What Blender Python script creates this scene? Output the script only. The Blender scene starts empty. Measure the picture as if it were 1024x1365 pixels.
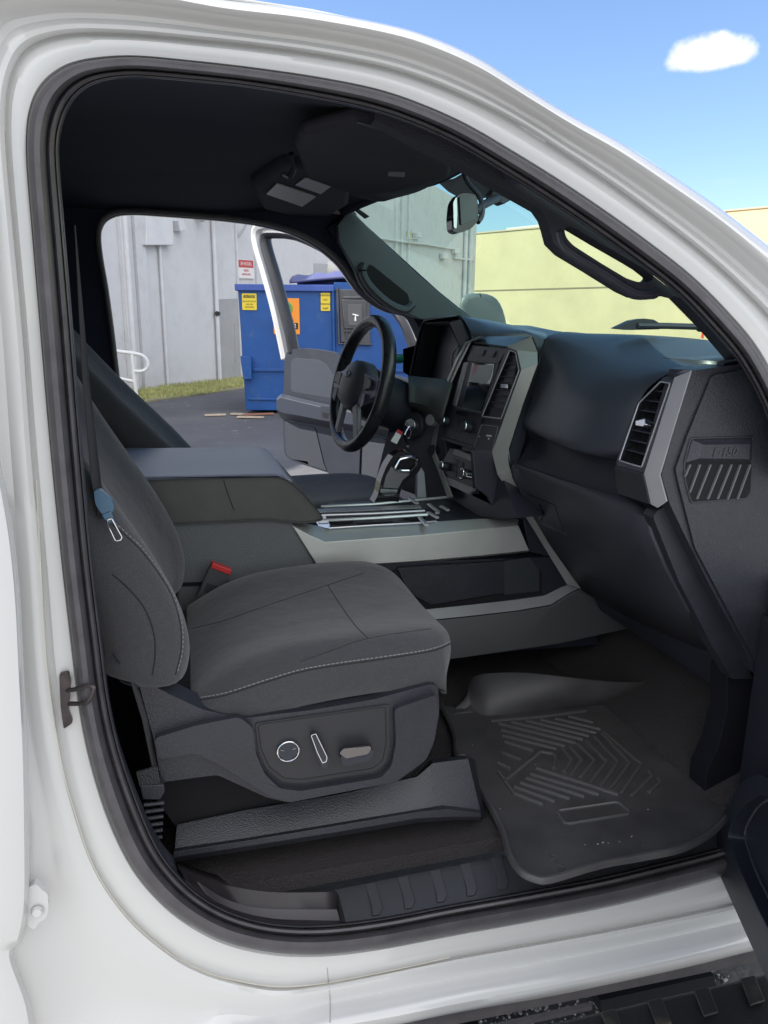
import bpy, bmesh, math, random
from mathutils import Vector, Matrix
from mathutils.geometry import tessellate_polygon
from mathutils.bvhtree import BVHTree
R = math.radians
random.seed(7)
scene = bpy.context.scene
COL = scene.collection
# ------------------------------------------------------------------ camera
CP = Vector((0.0, -1.0, 1.45)); YAW, PITCH, ROLL, F = R(15.5), R(-14), R(0.5), 1000.0
FW = Vector((math.sin(YAW)*math.cos(PITCH), math.cos(YAW)*math.cos(PITCH), math.sin(PITCH)))
_rt = FW.cross(Vector((0, 0, 1))).normalized(); _up = _rt.cross(FW)
RT = _rt*math.cos(ROLL)+_up*math.sin(ROLL); UP = _up*math.cos(ROLL)-_rt*math.sin(ROLL)
cd = bpy.data.cameras.new('camera'); cam = bpy.data.objects.new('camera', cd); COL.objects.link(cam)
cam.matrix_world = Matrix(((RT.x, UP.x, -FW.x, CP.x), (RT.y, UP.y, -FW.y, CP.y), (RT.z, UP.z, -FW.z, CP.z), (0, 0, 0, 1)))
cd.sensor_fit = 'VERTICAL'; cd.sensor_height = 36; cd.lens = 36*F/1365; cd.clip_start = 0.02; cd.clip_end = 3000
scene.camera = cam
# ------------------------------------------------------------------ light
SUN = Vector((-0.71, 0.12, 0.68)).normalized()
SUN_EL = math.asin(SUN.z)
ld = bpy.data.lights.new('sun', 'SUN'); ld.energy = 3.9; ld.angle = R(0.55); ld.color = (1, .95, .88)
lo = bpy.data.objects.new('sun', ld); COL.objects.link(lo)
lo.rotation_euler = SUN.to_track_quat('Z', 'Y').to_euler(); lo.location = (0, 0, 20)
w = bpy.data.worlds.new('World'); scene.world = w; w.use_nodes = True
nt = w.node_tree; nt.nodes.clear(); N = nt.nodes.new; L = nt.links.new
out = N('ShaderNodeOutputWorld'); bg = N('ShaderNodeBackground'); sky = N('ShaderNodeTexSky')
sky.sky_type = 'NISHITA'; sky.sun_disc = False; sky.sun_elevation = SUN_EL
sky.sun_rotation = math.atan2(SUN.x, SUN.y); sky.air_density = 1.2; sky.dust_density = 0.15; sky.ozone_density = 3.0
bg.inputs[1].default_value = 0.078
# a small cumulus in the sky, placed by direction
tc = N('ShaderNodeTexCoord')
def cloudmask(px, py, w_, h_, seed, amp):
    c = (FW + RT*(px-512)/F - UP*(py-682.5)/F).normalized()
    rx = c.cross(Vector((0, 0, 1))).normalized(); uz = rx.cross(c)
    def dot(v, k):
        d = N('ShaderNodeVectorMath'); d.operation = 'DOT_PRODUCT'; L(tc.outputs['Generated'], d.inputs[0]); d.inputs[1].default_value = v
        m = N('ShaderNodeMath'); m.operation = 'MULTIPLY'; L(d.outputs['Value'], m.inputs[0]); m.inputs[1].default_value = k; return m
    a = dot(rx, 1/w_); b = dot(uz, 1/h_)
    # flatter underside: b squashed when negative
    lt = N('ShaderNodeMath'); lt.operation = 'LESS_THAN'; L(b.outputs[0], lt.inputs[0]); lt.inputs[1].default_value = 0
    k = N('ShaderNodeMath'); k.operation = 'MULTIPLY_ADD'; L(lt.outputs[0], k.inputs[0]); k.inputs[1].default_value = .9; k.inputs[2].default_value = 1
    b2 = N('ShaderNodeMath'); b2.operation = 'MULTIPLY'; L(b.outputs[0], b2.inputs[0]); L(k.outputs[0], b2.inputs[1])
    pa = N('ShaderNodeMath'); pa.operation = 'POWER'; L(a.outputs[0], pa.inputs[0]); pa.inputs[1].default_value = 2
    pb = N('ShaderNodeMath'); pb.operation = 'POWER'; L(b2.outputs[0], pb.inputs[0]); pb.inputs[1].default_value = 2
    s = N('ShaderNodeMath'); L(pa.outputs[0], s.inputs[0]); L(pb.outputs[0], s.inputs[1])
    nz = N('ShaderNodeTexNoise'); nz.noise_dimensions = '4D'; nz.inputs['W'].default_value = seed; nz.inputs['Scale'].default_value = 48; nz.inputs['Detail'].default_value = 7; nz.inputs['Roughness'].default_value = .62
    L(tc.outputs['Generated'], nz.inputs['Vector'])
    m = N('ShaderNodeMath'); m.operation = 'MULTIPLY_ADD'; L(nz.outputs['Fac'], m.inputs[0]); m.inputs[1].default_value = amp; L(s.outputs[0], m.inputs[2])
    r = N('ShaderNodeMapRange'); L(m.outputs[0], r.inputs[0]); r.inputs[1].default_value = 1.0+amp*.5+.3; r.inputs[2].default_value = 1.0+amp*.5-.62; r.interpolation_type = 'SMOOTHSTEP'
    return r, b
m1, bb = cloudmask(946, 77, .045, .024, 5.3, 1.5)
m2, _ = cloudmask(966, 244, .016, .006, 8.0, 2.2)
sc2 = N('ShaderNodeMath'); sc2.operation = 'MULTIPLY'; L(m2.outputs[0], sc2.inputs[0]); sc2.inputs[1].default_value = .06
mx = N('ShaderNodeMath'); mx.operation = 'MAXIMUM'; L(m1.outputs[0], mx.inputs[0]); L(sc2.outputs[0], mx.inputs[1])
shade = N('ShaderNodeMapRange'); L(bb.outputs[0], shade.inputs[0]); shade.inputs[1].default_value = -.7; shade.inputs[2].default_value = .2
cc = N('ShaderNodeMix'); cc.data_type = 'RGBA'; L(shade.outputs[0], cc.inputs[0]); cc.inputs[6].default_value = (5.6, 5.9, 6.6, 1); cc.inputs[7].default_value = (7.6, 7.6, 7.8, 1)
mixc = N('ShaderNodeMix'); mixc.data_type = 'RGBA'; L(mx.outputs[0], mixc.inputs[0]); gain = N('ShaderNodeMix'); gain.data_type = 'RGBA'; gain.blend_type = 'MULTIPLY'; gain.inputs[0].default_value = 1; gain.inputs[7].default_value = (1.08, 1.13, 1.28, 1)
L(sky.outputs[0], gain.inputs[6]); L(gain.outputs[2], mixc.inputs[6]); L(cc.outputs[2], mixc.inputs[7])
sp_ = N('ShaderNodeSeparateXYZ'); L(tc.outputs['Generated'], sp_.inputs[0])  # unseen bright cloud bank behind the camera, added as fill light for the cabin
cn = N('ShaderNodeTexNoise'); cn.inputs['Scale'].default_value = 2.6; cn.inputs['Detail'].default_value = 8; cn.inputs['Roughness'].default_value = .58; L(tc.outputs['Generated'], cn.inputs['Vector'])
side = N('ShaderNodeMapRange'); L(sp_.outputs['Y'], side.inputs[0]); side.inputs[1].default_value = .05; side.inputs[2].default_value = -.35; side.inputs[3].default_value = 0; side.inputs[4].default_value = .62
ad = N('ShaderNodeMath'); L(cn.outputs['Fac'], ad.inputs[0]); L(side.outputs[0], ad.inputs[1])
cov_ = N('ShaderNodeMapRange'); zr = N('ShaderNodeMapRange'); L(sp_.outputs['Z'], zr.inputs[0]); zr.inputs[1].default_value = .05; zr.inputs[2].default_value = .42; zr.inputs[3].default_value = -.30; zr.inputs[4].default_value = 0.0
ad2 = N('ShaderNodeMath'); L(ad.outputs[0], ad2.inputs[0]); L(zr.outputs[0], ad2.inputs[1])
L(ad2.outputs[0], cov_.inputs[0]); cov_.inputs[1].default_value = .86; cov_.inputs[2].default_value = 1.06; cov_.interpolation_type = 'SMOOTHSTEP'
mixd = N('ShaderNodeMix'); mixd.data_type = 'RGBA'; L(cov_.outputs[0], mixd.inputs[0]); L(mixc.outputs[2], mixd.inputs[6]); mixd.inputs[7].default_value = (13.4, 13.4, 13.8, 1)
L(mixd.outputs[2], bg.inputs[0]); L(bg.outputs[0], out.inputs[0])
scene.view_settings.view_transform = 'Standard'; scene.view_settings.look = 'None'
scene.view_settings.exposure = 1.14; scene.view_settings.gamma = 1
scene.cycles.max_bounces = 10; scene.cycles.transparent_max_bounces = 12
# ------------------------------------------------------------------ points: a ray through a spot of the picture meets a plane of the place
def ray(px, py): return FW + RT*(px-512)/F - UP*(py-682.5)/F
def q(px, py, y): d = ray(px, py); return CP + d*((y-CP.y)/d.y)
def qx(px, py, x): d = ray(px, py); return CP + d*((x-CP.x)/d.x)
def qz(px, py, z): d = ray(px, py); return CP + d*((z-CP.z)/d.z)
def qp(px, py, o, n, off=0): d = ray(px, py); return CP + d*(((o+n*off-CP).dot(n))/d.dot(n))
def Q(l, y): return [q(a, b, y) for a, b in l]
def Q3(l): return [q(a, b, c) for a, b, c in l]
# ------------------------------------------------------------------ materials
def mat(name, col, rough=.5, metal=0, bump=None, var=None, coat=0, spec=.5, sheen=0, dirt=None, trans=0, emit=None, aniso=None):
    m = bpy.data.materials.new(name); m.use_nodes = True; t = m.node_tree; p = t.nodes['Principled BSDF']
    p.inputs['Base Color'].default_value = (*col, 1); p.inputs['Roughness'].default_value = rough; p.inputs['Metallic'].default_value = metal
    p.inputs['Specular IOR Level'].default_value = spec
    if coat: p.inputs['Coat Weight'].default_value = coat; p.inputs['Coat Roughness'].default_value = .06
    if sheen: p.inputs['Sheen Weight'].default_value = sheen; p.inputs['Sheen Roughness'].default_value = .5
    tcn = t.nodes.new('ShaderNodeTexCoord'); geo = t.nodes.new('ShaderNodeNewGeometry')
    src = geo.outputs['Position']
    cur = None
    if var:   # (scale, amount, detail[, stretch])
        n = t.nodes.new('ShaderNodeTexNoise'); n.inputs['Scale'].default_value = var[0]; n.inputs['Detail'].default_value = var[2]; n.inputs['Roughness'].default_value = .6
        if len(var) > 3:
            mp = t.nodes.new('ShaderNodeMapping'); mp.inputs['Scale'].default_value = var[3]; t.links.new(src, mp.inputs[0]); t.links.new(mp.outputs[0], n.inputs['Vector'])
        else: t.links.new(src, n.inputs['Vector'])
        mr = t.nodes.new('ShaderNodeMapRange'); mr.inputs[1].default_value = .25; mr.inputs[2].default_value = .75; mr.inputs[3].default_value = 1-var[1]; mr.inputs[4].default_value = 1+var[1]
        t.links.new(n.outputs['Fac'], mr.inputs[0])
        mm = t.nodes.new('ShaderNodeMix'); mm.data_type = 'RGBA'; mm.blend_type = 'MULTIPLY'; mm.inputs[0].default_value = 1; mm.inputs[6].default_value = (*col, 1)
        t.links.new(mr.outputs[0], mm.inputs[7]); cur = mm.outputs[2]
        rr = t.nodes.new('ShaderNodeMapRange'); rr.inputs[3].default_value = max(.02, rough-.12*min(1, rough*2)); rr.inputs[4].default_value = min(1, rough+.1)
        t.links.new(n.outputs['Fac'], rr.inputs[0]); t.links.new(rr.outputs[0], p.inputs['Roughness'])
    if dirt:  # (colour, scale, threshold, softness)
        n = t.nodes.new('ShaderNodeTexNoise'); n.inputs['Scale'].default_value = dirt[1]; n.inputs['Detail'].default_value = 8; n.inputs['Roughness'].default_value = .7
        t.links.new(src, n.inputs['Vector'])
        mr = t.nodes.new('ShaderNodeMapRange'); mr.inputs[1].default_value = dirt[2]; mr.inputs[2].default_value = dirt[2]+dirt[3]; t.links.new(n.outputs['Fac'], mr.inputs[0])
        mm = t.nodes.new('ShaderNodeMix'); mm.data_type = 'RGBA'; t.links.new(mr.outputs[0], mm.inputs[0])
        if cur: t.links.new(cur, mm.inputs[6])
        else: mm.inputs[6].default_value = (*col, 1)
        mm.inputs[7].default_value = (*dirt[0], 1); cur = mm.outputs[2]
    if cur: t.links.new(cur, p.inputs['Base Color'])
    if bump:  # list of (kind, scale, strength, distance)
        last = None
        for b in bump:
            if b[0] == 'noise': n = t.nodes.new('ShaderNodeTexNoise'); n.inputs['Scale'].default_value = b[1]; n.inputs['Detail'].default_value = 4; o = n.outputs['Fac']; t.links.new(src, n.inputs['Vector'])
            elif b[0] == 'vor': n = t.nodes.new('ShaderNodeTexVoronoi'); n.inputs['Scale'].default_value = b[1]; o = n.outputs['Distance']; t.links.new(src, n.inputs['Vector'])
            else:
                n = t.nodes.new('ShaderNodeTexWave'); n.inputs['Scale'].default_value = b[1]; n.inputs['Distortion'].default_value = 1.5; n.bands_direction = b[4]; o = n.outputs['Fac']; t.links.new(src, n.inputs['Vector'])
            bn = t.nodes.new('ShaderNodeBump'); bn.inputs['Strength'].default_value = b[2]; bn.inputs['Distance'].default_value = b[3]; t.links.new(o, bn.inputs['Height'])
            if last: t.links.new(last.outputs[0], bn.inputs['Normal'])
            last = bn
        t.links.new(last.outputs[0], p.inputs['Normal'])
    return m
GR = [('vor', 420, .5, .0009), ('noise', 60, .08, .002)]
M = dict(
 paint=mat('white_paint', (.56, .56, .545), .2, coat=.8, dirt=((.55, .52, .42), 7, .70, .1), bump=[('noise', 9, .03, .006)]),
 seal=mat('seal_rubber', (.065, .061, .066), .42, var=(30, .25, 4), bump=[('noise', 400, .1, .0005)]),
 plastic=mat('grained_plastic', (.020, .021, .028), .40, bump=GR, var=(14, .2, 5), dirt=((.042, .044, .054), 330, .50, .22)),
 plastic2=mat('smooth_dark_plastic', (.022, .024, .034), .42, bump=[('vor', 900, .15, .0004)], var=(9, .2, 5)),
 plasticg=mat('grey_door_plastic', (.026, .030, .042), .5, bump=GR, var=(10, .12, 5)),
 dashpad=mat('dash_pad', (.036, .041, .052), .36, bump=[('vor', 500, .25, .0005)], var=(6, .15, 5)),
 headliner=mat('headliner_cloth', (.012, .015, .032), .95, bump=[('noise', 900, .3, .001)]),
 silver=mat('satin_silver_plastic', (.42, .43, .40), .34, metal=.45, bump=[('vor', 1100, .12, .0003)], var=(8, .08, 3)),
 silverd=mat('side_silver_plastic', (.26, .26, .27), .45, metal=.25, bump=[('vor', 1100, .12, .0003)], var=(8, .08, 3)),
 chrome=mat('chrome', (.75, .76, .8), .12, metal=1),
 gloss=mat('gloss_black', (.008, .008, .011), .12, coat=.5),
 fabric=mat('seat_fabric', (.030, .030, .034), .9, sheen=.25, bump=[('vor', 900, .7, .0008), ('noise', 9, .35, .02), ('noise', 30, .15, .004)], var=(12, .15, 6), dirt=((.062, .062, .068), 520, .50, .2)),
 fabric2=mat('seat_insert_fabric', (.048, .049, .055), .95, sheen=.3, bump=[('wave', 260, .4, .0006, 'X'), ('noise', 30, .12, .005)], var=(18, .15, 6)),
 thread=mat('light_grey_thread', (.19, .19, .2), .8),
 dark=mat('dark_gap', (.004, .004, .006), .9),
 leather=mat('black_leather', (.022, .023, .027), .27, bump=[('vor', 420, .2, .0006)], var=(25, .2, 4)),
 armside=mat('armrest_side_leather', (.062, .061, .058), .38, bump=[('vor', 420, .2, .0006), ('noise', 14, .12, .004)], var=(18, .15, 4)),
 armtop=mat('armrest_vinyl_sky_sheen', (.20, .21, .27), .32, bump=[('vor', 420, .2, .0006)], var=(10, .15, 5)),  # sky reflection on the lid is put into this paler, bluer base colour
 carpet=mat('black_carpet', (.040, .036, .037), 1, bump=[('noise', 420, 1, .004), ('vor', 260, .6, .003)], dirt=((.13, .12, .12), 300, .60, .12), spec=.2),
 matrub=mat('floor_mat_rubber', (.052, .050, .051), .5, bump=[('noise', 300, .15, .001)], var=(9, .35, 7), dirt=((.09, .08, .07), 40, .62, .22)),
 sill=mat('sill_plastic', (.045, .046, .052), .42, bump=[('vor', 800, .2, .0005)], dirt=((.10, .09, .08), 22, .6, .3)),
 webbing=mat('belt_webbing', (.04, .04, .045), .75, bump=[('wave', 330, .8, .001, 'Z')]),
 beltblue=mat('buckle_tongue_plastic', (.05, .11, .17), .3),
 red=mat('red_plastic', (.5, .03, .03), .35),
 tagw=mat('white_tag', (.8, .8, .78), .5),
 ring=mat('satin_chrome', (.55, .55, .57), .3, metal=.55),
 screen=mat('screen_glass', (.005, .005, .007), .06, coat=1),
 lens=mat('lamp_lens', (.30, .29, .27), .3, bump=[('vor', 300, .5, .001)]),
 mirrorg=mat('mirror_glass', (.45, .48, .5), .05, metal=1),
 mirrorh=mat('mirror_housing', (.09, .11, .115), .45, bump=GR),
 text=mat('printed_white', (.6, .6, .62), .6),
 wall=mat('grey_painted_block_wall', (.60, .60, .61), .85, var=(1.1, .13, 8), dirt=((.50, .50, .50), 1.1, .50, .22), bump=[('noise', 3, .25, .05), ('noise', 30, .2, .01)]),
 wall2=mat('dark_grey_wall_paint', (.36, .36, .36), .85, var=(1.5, .12, 7), bump=[('noise', 20, .2, .01)]),
 metalw=mat('painted_wall_metal', (.62, .62, .63), .5, var=(3, .08, 4)),
 tan=mat('tan_stucco', (.57, .465, .275), .9, var=(.45, .12, 9), bump=[('noise', 8, .2, .03)], dirt=((.49, .40, .24), .9, .62, .2)),
 blue=mat('blue_painted_steel', (.012, .075, .27), .38, var=(2.2, .16, 7), dirt=((.09, .13, .22), 3.5, .58, .22), bump=[('noise', 4, .3, .02)]),
 bluelid=mat('dark_blue_plastic_lid', (.10, .11, .24), .5, bump=[('noise', 12, .2, .01)]),
 darksteel=mat('dark_hatch_plastic', (.07, .07, .075), .5, var=(5, .2, 5), dirt=((.25, .25, .25), 14, .66, .1)),
 yellow=mat('yellow_sticker', (.80, .60, .04), .5), orange=mat('orange_sticker', (.90, .30, .03), .5),
 signw=mat('sign_white', (.75, .73, .72), .5), signr=mat('sign_red', (.5, .05, .06), .5), black=mat('print_black', (.02, .02, .02), .6), green=mat('print_green', (.1, .4, .08), .6),
 rail=mat('white_rail_paint', (.8, .8, .78), .4, dirt=((.5, .4, .3), 9, .68, .1)),
 wood=mat('bare_wood', (.48, .39, .29), .8, var=(20, .2, 4)),
 rust=mat('beige_metal', (.55, .53, .47), .7, dirt=((.3, .25, .2), 6, .6, .2)),
)
def asphalt():
    m = mat('asphalt', (.11, .108, .11), .85, var=(.7, .3, 9), bump=[('noise', 60, .5, .01)], dirt=((.30, .29, .28), 3.3, .60, .10))
    return m
M['asphalt'] = asphalt()
M['gravel'] = mat('loose_gravel', (.32, .30, .29), .9, var=(60, .9, 3), bump=[('vor', 60, 1, .02)])
M['grassg'] = mat('dry_grass', (.42, .42, .17), .9, var=(3, .45, 6))
M['dirtg'] = mat('verge_soil', (.30, .28, .15), .95, var=(5, .3, 6))
def glassmat(name, tint, gl=.06, rough=.01, mx_=.5):
    m = bpy.data.materials.new(name); m.use_nodes = True; t = m.node_tree; t.nodes.clear()
    o = t.nodes.new('ShaderNodeOutputMaterial'); tr = t.nodes.new('ShaderNodeBsdfTransparent'); tr.inputs[0].default_value = (*tint, 1)
    g = t.nodes.new('ShaderNodeBsdfGlossy'); g.inputs['Roughness'].default_value = rough
    lw = t.nodes.new('ShaderNodeLayerWeight'); lw.inputs[0].default_value = .2
    mr = t.nodes.new('ShaderNodeMapRange'); mr.inputs[3].default_value = gl*.6; mr.inputs[4].default_value = mx_; t.links.new(lw.outputs['Fresnel'], mr.inputs[0])
    mx = t.nodes.new('ShaderNodeMixShader'); t.links.new(mr.outputs[0], mx.inputs[0]); t.links.new(tr.outputs[0], mx.inputs[1]); t.links.new(g.outputs[0], mx.inputs[2]); t.links.new(mx.outputs[0], o.inputs[0])
    return m
M['glass'] = glassmat('windshield_glass', (.73, .95, .84), .02, mx_=.22)
M['frit'] = mat('sensor_shroud', (.13, .16, .17), .6)
# ------------------------------------------------------------------ builders
def thing(name, label, cat, loc=(0, 0, 0), group=None, kind=None):
    o = bpy.data.objects.new(name, None); COL.objects.link(o); o.location = loc; o.empty_display_size = .1
    o['label'] = label; o['category'] = cat
    if group: o['group'] = group
    if kind: o['kind'] = kind
    return o
def rootloc(p):
    v = Vector()
    while p is not None: v += Vector(p.location); p = p.parent
    return v
def crs(pts, n=6, closed=False):
    pts = [Vector(p) for p in pts]; m = len(pts); out_ = []
    rng = range(m) if closed else range(m-1)
    for i in rng:
        p0 = pts[(i-1) % m] if (closed or i > 0) else pts[i]*2-pts[i+1]
        p1 = pts[i]; p2 = pts[(i+1) % m]
        p3 = pts[(i+2) % m] if (closed or i+2 < m) else p2*2-p1
        for k in range(n):
            t = k/n
            out_.append(.5*((2*p1)+(p2-p0)*t+(2*p0-5*p1+4*p2-p3)*t*t+(3*p1-p0-3*p2+p3)*t**3))
    if not closed: out_.append(pts[-1])
    return out_
def rnd(pts, r, n=4):
    m = len(pts); o = []
    for i in range(m):
        a, b, c = Vector(pts[i-1]), Vector(pts[i]), Vector(pts[(i+1) % m])
        d1 = a-b; d2 = c-b; k1 = min(r, d1.length*.45); k2 = min(r, d2.length*.45)
        p = b+d1.normalized()*k1; s = b+d2.normalized()*k2
        for j in range(n+1):
            t = j/n; o.append(p*(1-t)**2+b*2*t*(1-t)+s*t*t)
    return o
class G:
    def __init__(s): s.v = []; s.f = []
    def add(s, vs, fs):
        b = len(s.v); s.v += [Vector(x) for x in vs]; s.f += [tuple(i+b for i in f) for f in fs]; return s
    def prism(s, pts, off, holes=()):
        loops = [[Vector(p) for p in pts]]+[[Vector(p) for p in h] for h in holes]; off = Vector(off)
        flat = [p for l in loops for p in l]; n = len(flat)
        nrm = Vector()
        for i in range(len(loops[0])): nrm += (loops[0][i]-loops[0][0]).cross(loops[0][(i+1) % len(loops[0])]-loops[0][0])
        fs = []
        if len(loops) == 1 and len(pts) <= 4: fs = [tuple(range(n)), tuple(reversed(range(n, 2*n)))]
        else:
            for t in tessellate_polygon(loops): fs.append(tuple(t)); fs.append(tuple(i+n for i in reversed(t)))
        b = 0
        for l in loops:
            k = len(l)
            for i in range(k): j = (i+1) % k; fs.append((b+i, b+j, b+j+n, b+i+n))
            b += k
        return s.add(flat+[p+off for p in flat], fs)
    def grid(s, rows, cu=False, cv=False, caps=False):
        nu, nv = len(rows), len(rows[0]); vs = [p for r in rows for p in r]; fs = []
        for i in range(nu if cu else nu-1):
            for j in range(nv if cv else nv-1):
                a, b = i, (i+1) % nu; c, d = j, (j+1) % nv
                fs.append((a*nv+c, a*nv+d, b*nv+d, b*nv+c))
        if caps: fs.append(tuple(reversed(range(nv)))); fs.append(tuple((nu-1)*nv+j for j in range(nv)))
        return s.add(vs, fs)
    def tube(s, pts, r, n=8, closed=False, flat=None, taper=None):
        pts = [Vector(p) for p in pts]; m = len(pts); rows = []
        up = Vector(flat) if flat else None; prev = None
        for i in range(m):
            a = pts[(i-1) % m] if (closed or i > 0) else pts[i]; b = pts[(i+1) % m] if (closed or i < m-1) else pts[i]
            t = (b-a).normalized()
            if up: u = (up-t*up.dot(t)).normalized()
            else:
                if prev is None: u = t.orthogonal().normalized()
                else: u = (prev-t*prev.dot(t)).normalized()
            prev = u; v = t.cross(u)
            ru, rv = r if isinstance(r, tuple) else (r, r)
            if taper: k = taper[0]+(taper[1]-taper[0])*i/(m-1); ru *= k; rv *= k
            rows.append([pts[i]+u*(math.cos(2*math.pi*k/n)*ru)+v*(math.sin(2*math.pi*k/n)*rv) for k in range(n)])
        return s.grid(rows, cu=closed, cv=True, caps=not closed)
    def box(s, a, b):
        x0, y0, z0 = a; x1, y1, z1 = b
        return s.prism([(x0, y0, z0), (x1, y0, z0), (x1, y1, z0), (x0, y1, z0)], (0, 0, z1-z0))
    def disc(s, c, n, r, h, k=24, r2=None):
        n = Vector(n).normalized(); u = n.orthogonal().normalized(); v = n.cross(u); c = Vector(c); r2 = r if r2 is None else r2
        return s.grid([[c+u*math.cos(2*math.pi*i/k)*rr+v*math.sin(2*math.pi*i/k)*rr+n*hh for i in range(k)] for rr, hh in ((r, 0), (r2, h))], cv=True, caps=True)
    def ell(s, c, rad, nu=16, nv=10, e=1.0, rot=None):
        rows = []
        def sg(x): return math.copysign(abs(x)**e, x)
        for i in range(nv+1):
            a = -math.pi/2+math.pi*i/nv; row = []
            for j in range(nu):
                b = 2*math.pi*j/nu; p = Vector((rad[0]*sg(math.cos(a))*sg(math.cos(b)), rad[1]*sg(math.cos(a))*sg(math.sin(b)), rad[2]*sg(math.sin(a))))
                if rot: p = rot @ p
                row.append(Vector(c)+p)
            rows.append(row)
        return s.grid(rows, cv=True)
    def text(s, txt, o, u, v, size, depth=.001, align='CENTER', shear=0):
        cu = bpy.data.curves.new('lettering', 'FONT'); cu.body = txt; cu.size = size; cu.extrude = depth; cu.align_x = align; cu.align_y = 'CENTER'; cu.shear = shear; cu.resolution_u = 3
        ob = bpy.data.objects.new('lettering', cu); COL.objects.link(ob); dg = bpy.context.evaluated_depsgraph_get()
        me = ob.evaluated_get(dg).to_mesh(); u = Vector(u).normalized(); v = Vector(v).normalized(); w_ = u.cross(v)
        s.add([Vector(o)+u*p.co.x+v*p.co.y+w_*p.co.z for p in me.vertices], [tuple(f.vertices) for f in me.polygons])
        ob.evaluated_get(dg).to_mesh_clear(); bpy.data.objects.remove(ob); bpy.data.curves.remove(cu); return s
    def bvh(s): return BVHTree.FromPolygons(s.v, s.f)
    def build(s, name, m, parent=None, bevel=0, smooth=True, sub=0, solid=0, seg=3, ang=30, label=None, kind=None):
        me = bpy.data.meshes.new(name); base = rootloc(parent)
        me.from_pydata([p-base for p in s.v], [], s.f); me.validate()
        bm = bmesh.new(); bm.from_mesh(me); bmesh.ops.remove_doubles(bm, verts=bm.verts, dist=1e-6); bmesh.ops.recalc_face_normals(bm, faces=bm.faces); bm.to_mesh(me); bm.free()
        o = bpy.data.objects.new(name, me); COL.objects.link(o)
        for mm in (m if isinstance(m, list) else [m]): me.materials.append(mm)
        if parent: o.parent = parent
        if smooth:
            me.polygons.foreach_set('use_smooth', [True]*len(me.polygons))
            if not sub and not bevel: me.set_sharp_from_angle(angle=R(38))
        if solid: x = o.modifiers.new('solid', 'SOLIDIFY'); x.thickness = solid; x.offset = 0
        if bevel: x = o.modifiers.new('bevel', 'BEVEL'); x.width = bevel; x.segments = seg; x.limit_method = 'ANGLE'; x.angle_limit = R(ang); x.harden_normals = True
        if sub: x = o.modifiers.new('sub', 'SUBSURF'); x.levels = sub; x.render_levels = sub
        if label: o['label'] = label
        if kind: o['kind'] = kind
        return o
def tag(o, label, cat, group=None, kind=None):
    o['label'] = label; o['category'] = cat
    if group: o['group'] = group
    if kind: o['kind'] = kind
def hit(bvh, px, py, off=0.0):
    d = ray(px, py).normalized(); loc, n, i, dist = bvh.ray_cast(CP, d)
    if loc is None: return None
    if n.dot(d) > 0: n = -n
    return loc+n*off
def surfline(bvh, pts, n=10, off=.0005):
    l = crs([Vector((a, b, 0)) for a, b in pts], n); r = [hit(bvh, p.x, p.y, off) for p in l]
    return [p for p in r if p is not None]
def stitches(bvh, pts, name, parent, step=.007, ln=.0045, r=.0009, off=.0008):
    l = surfline(bvh, pts, 60, off); g = G(); acc = 0; start = None
    for a, b in zip(l, l[1:]):
        d = (b-a).length
        if d > .03: continue
        acc += d
        if start is None: start = a.copy(); acc = d
        if acc >= ln and start is not False:
            g.tube([start, b], r, 5); start = False
        if acc >= step: start = None
    return g.build(name, M['thread'], parent)
P2 = lambda l: [Vector((a, b, 0)) for a, b in l]
# ================================================================== PICKUP TRUCK
truck = thing('pickup_truck', 'white pickup truck with its front doors open, seen into the black cabin', 'pickup truck', (.4, .85, 0))
# ---- body around the near opening: from the seal outwards to the outer skin
S0 = [(1062, 1128), (1010, 1150), (960, 1167), (880, 1189), (800, 1208), (700, 1227), (600, 1245), (510, 1262), (430, 1271), (360, 1268), (300, 1254), (250, 1228), (210, 1195), (175, 1150), (145, 1085), (122, 1010), (108, 940), (98, 860), (84, 740), (68, 580), (56, 440), (46, 320), (38, 220), (38, 175), (43, 145), (53, 122), (70, 103), (95, 88), (130, 80), (180, 77), (250, 83), (330, 92), (420, 105), (500, 121), (560, 141), (620, 168), (680, 203), (740, 240), (800, 280), (860, 323), (920, 370), (970, 420), (1010, 470), (1045, 540), (1085, 640)]
S1 = [(1062, 1180), (1010, 1198), (960, 1212), (880, 1229), (800, 1245), (700, 1263), (600, 1281), (510, 1300), (431, 1315), (370, 1321), (314, 1312), (268, 1298), (225, 1274), (170, 1226), (125, 1160), (95, 1075), (78, 1000), (64, 900), (54, 760), (40, 590), (30, 450), (18, 320), (8, 210), (6, 160), (8, 120), (18, 85), (35, 62), (65, 48), (110, 42), (180, 44), (250, 50), (330, 58), (420, 70), (505, 86), (565, 104), (628, 130), (690, 162), (750, 200), (812, 241), (873, 285), (935, 333), (990, 382), (1035, 430), (1085, 500), (1130, 600)]
S2 = [(1080, 1252), (1045, 1262), (1006, 1268), (930, 1287), (850, 1305), (740, 1328), (620, 1349), (525, 1368), (440, 1384), (350, 1420), (280, 1430), (230, 1480), (130, 1500), (20, 1520), (-30, 1330), (-30, 1120), (-45, 1000), (-55, 880), (-62, 740), (-70, 590), (-80, 450), (-90, 300), (-95, 180), (-95, 100), (-80, 40), (-60, -5), (-40, -30), (0, -30), (60, -32), (130, -28), (200, -18), (290, 0), (400, 13), (512, 33), (575, 51), (640, 80), (705, 121), (766, 158), (830, 193), (893, 234), (955, 276), (1012, 320), (1065, 365), (1120, 440), (1175, 540)]
n_ = 5
c0 = crs(P2(S0), n_); c1 = crs(P2(S1), n_); c2 = crs(P2(S2), n_)
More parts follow.
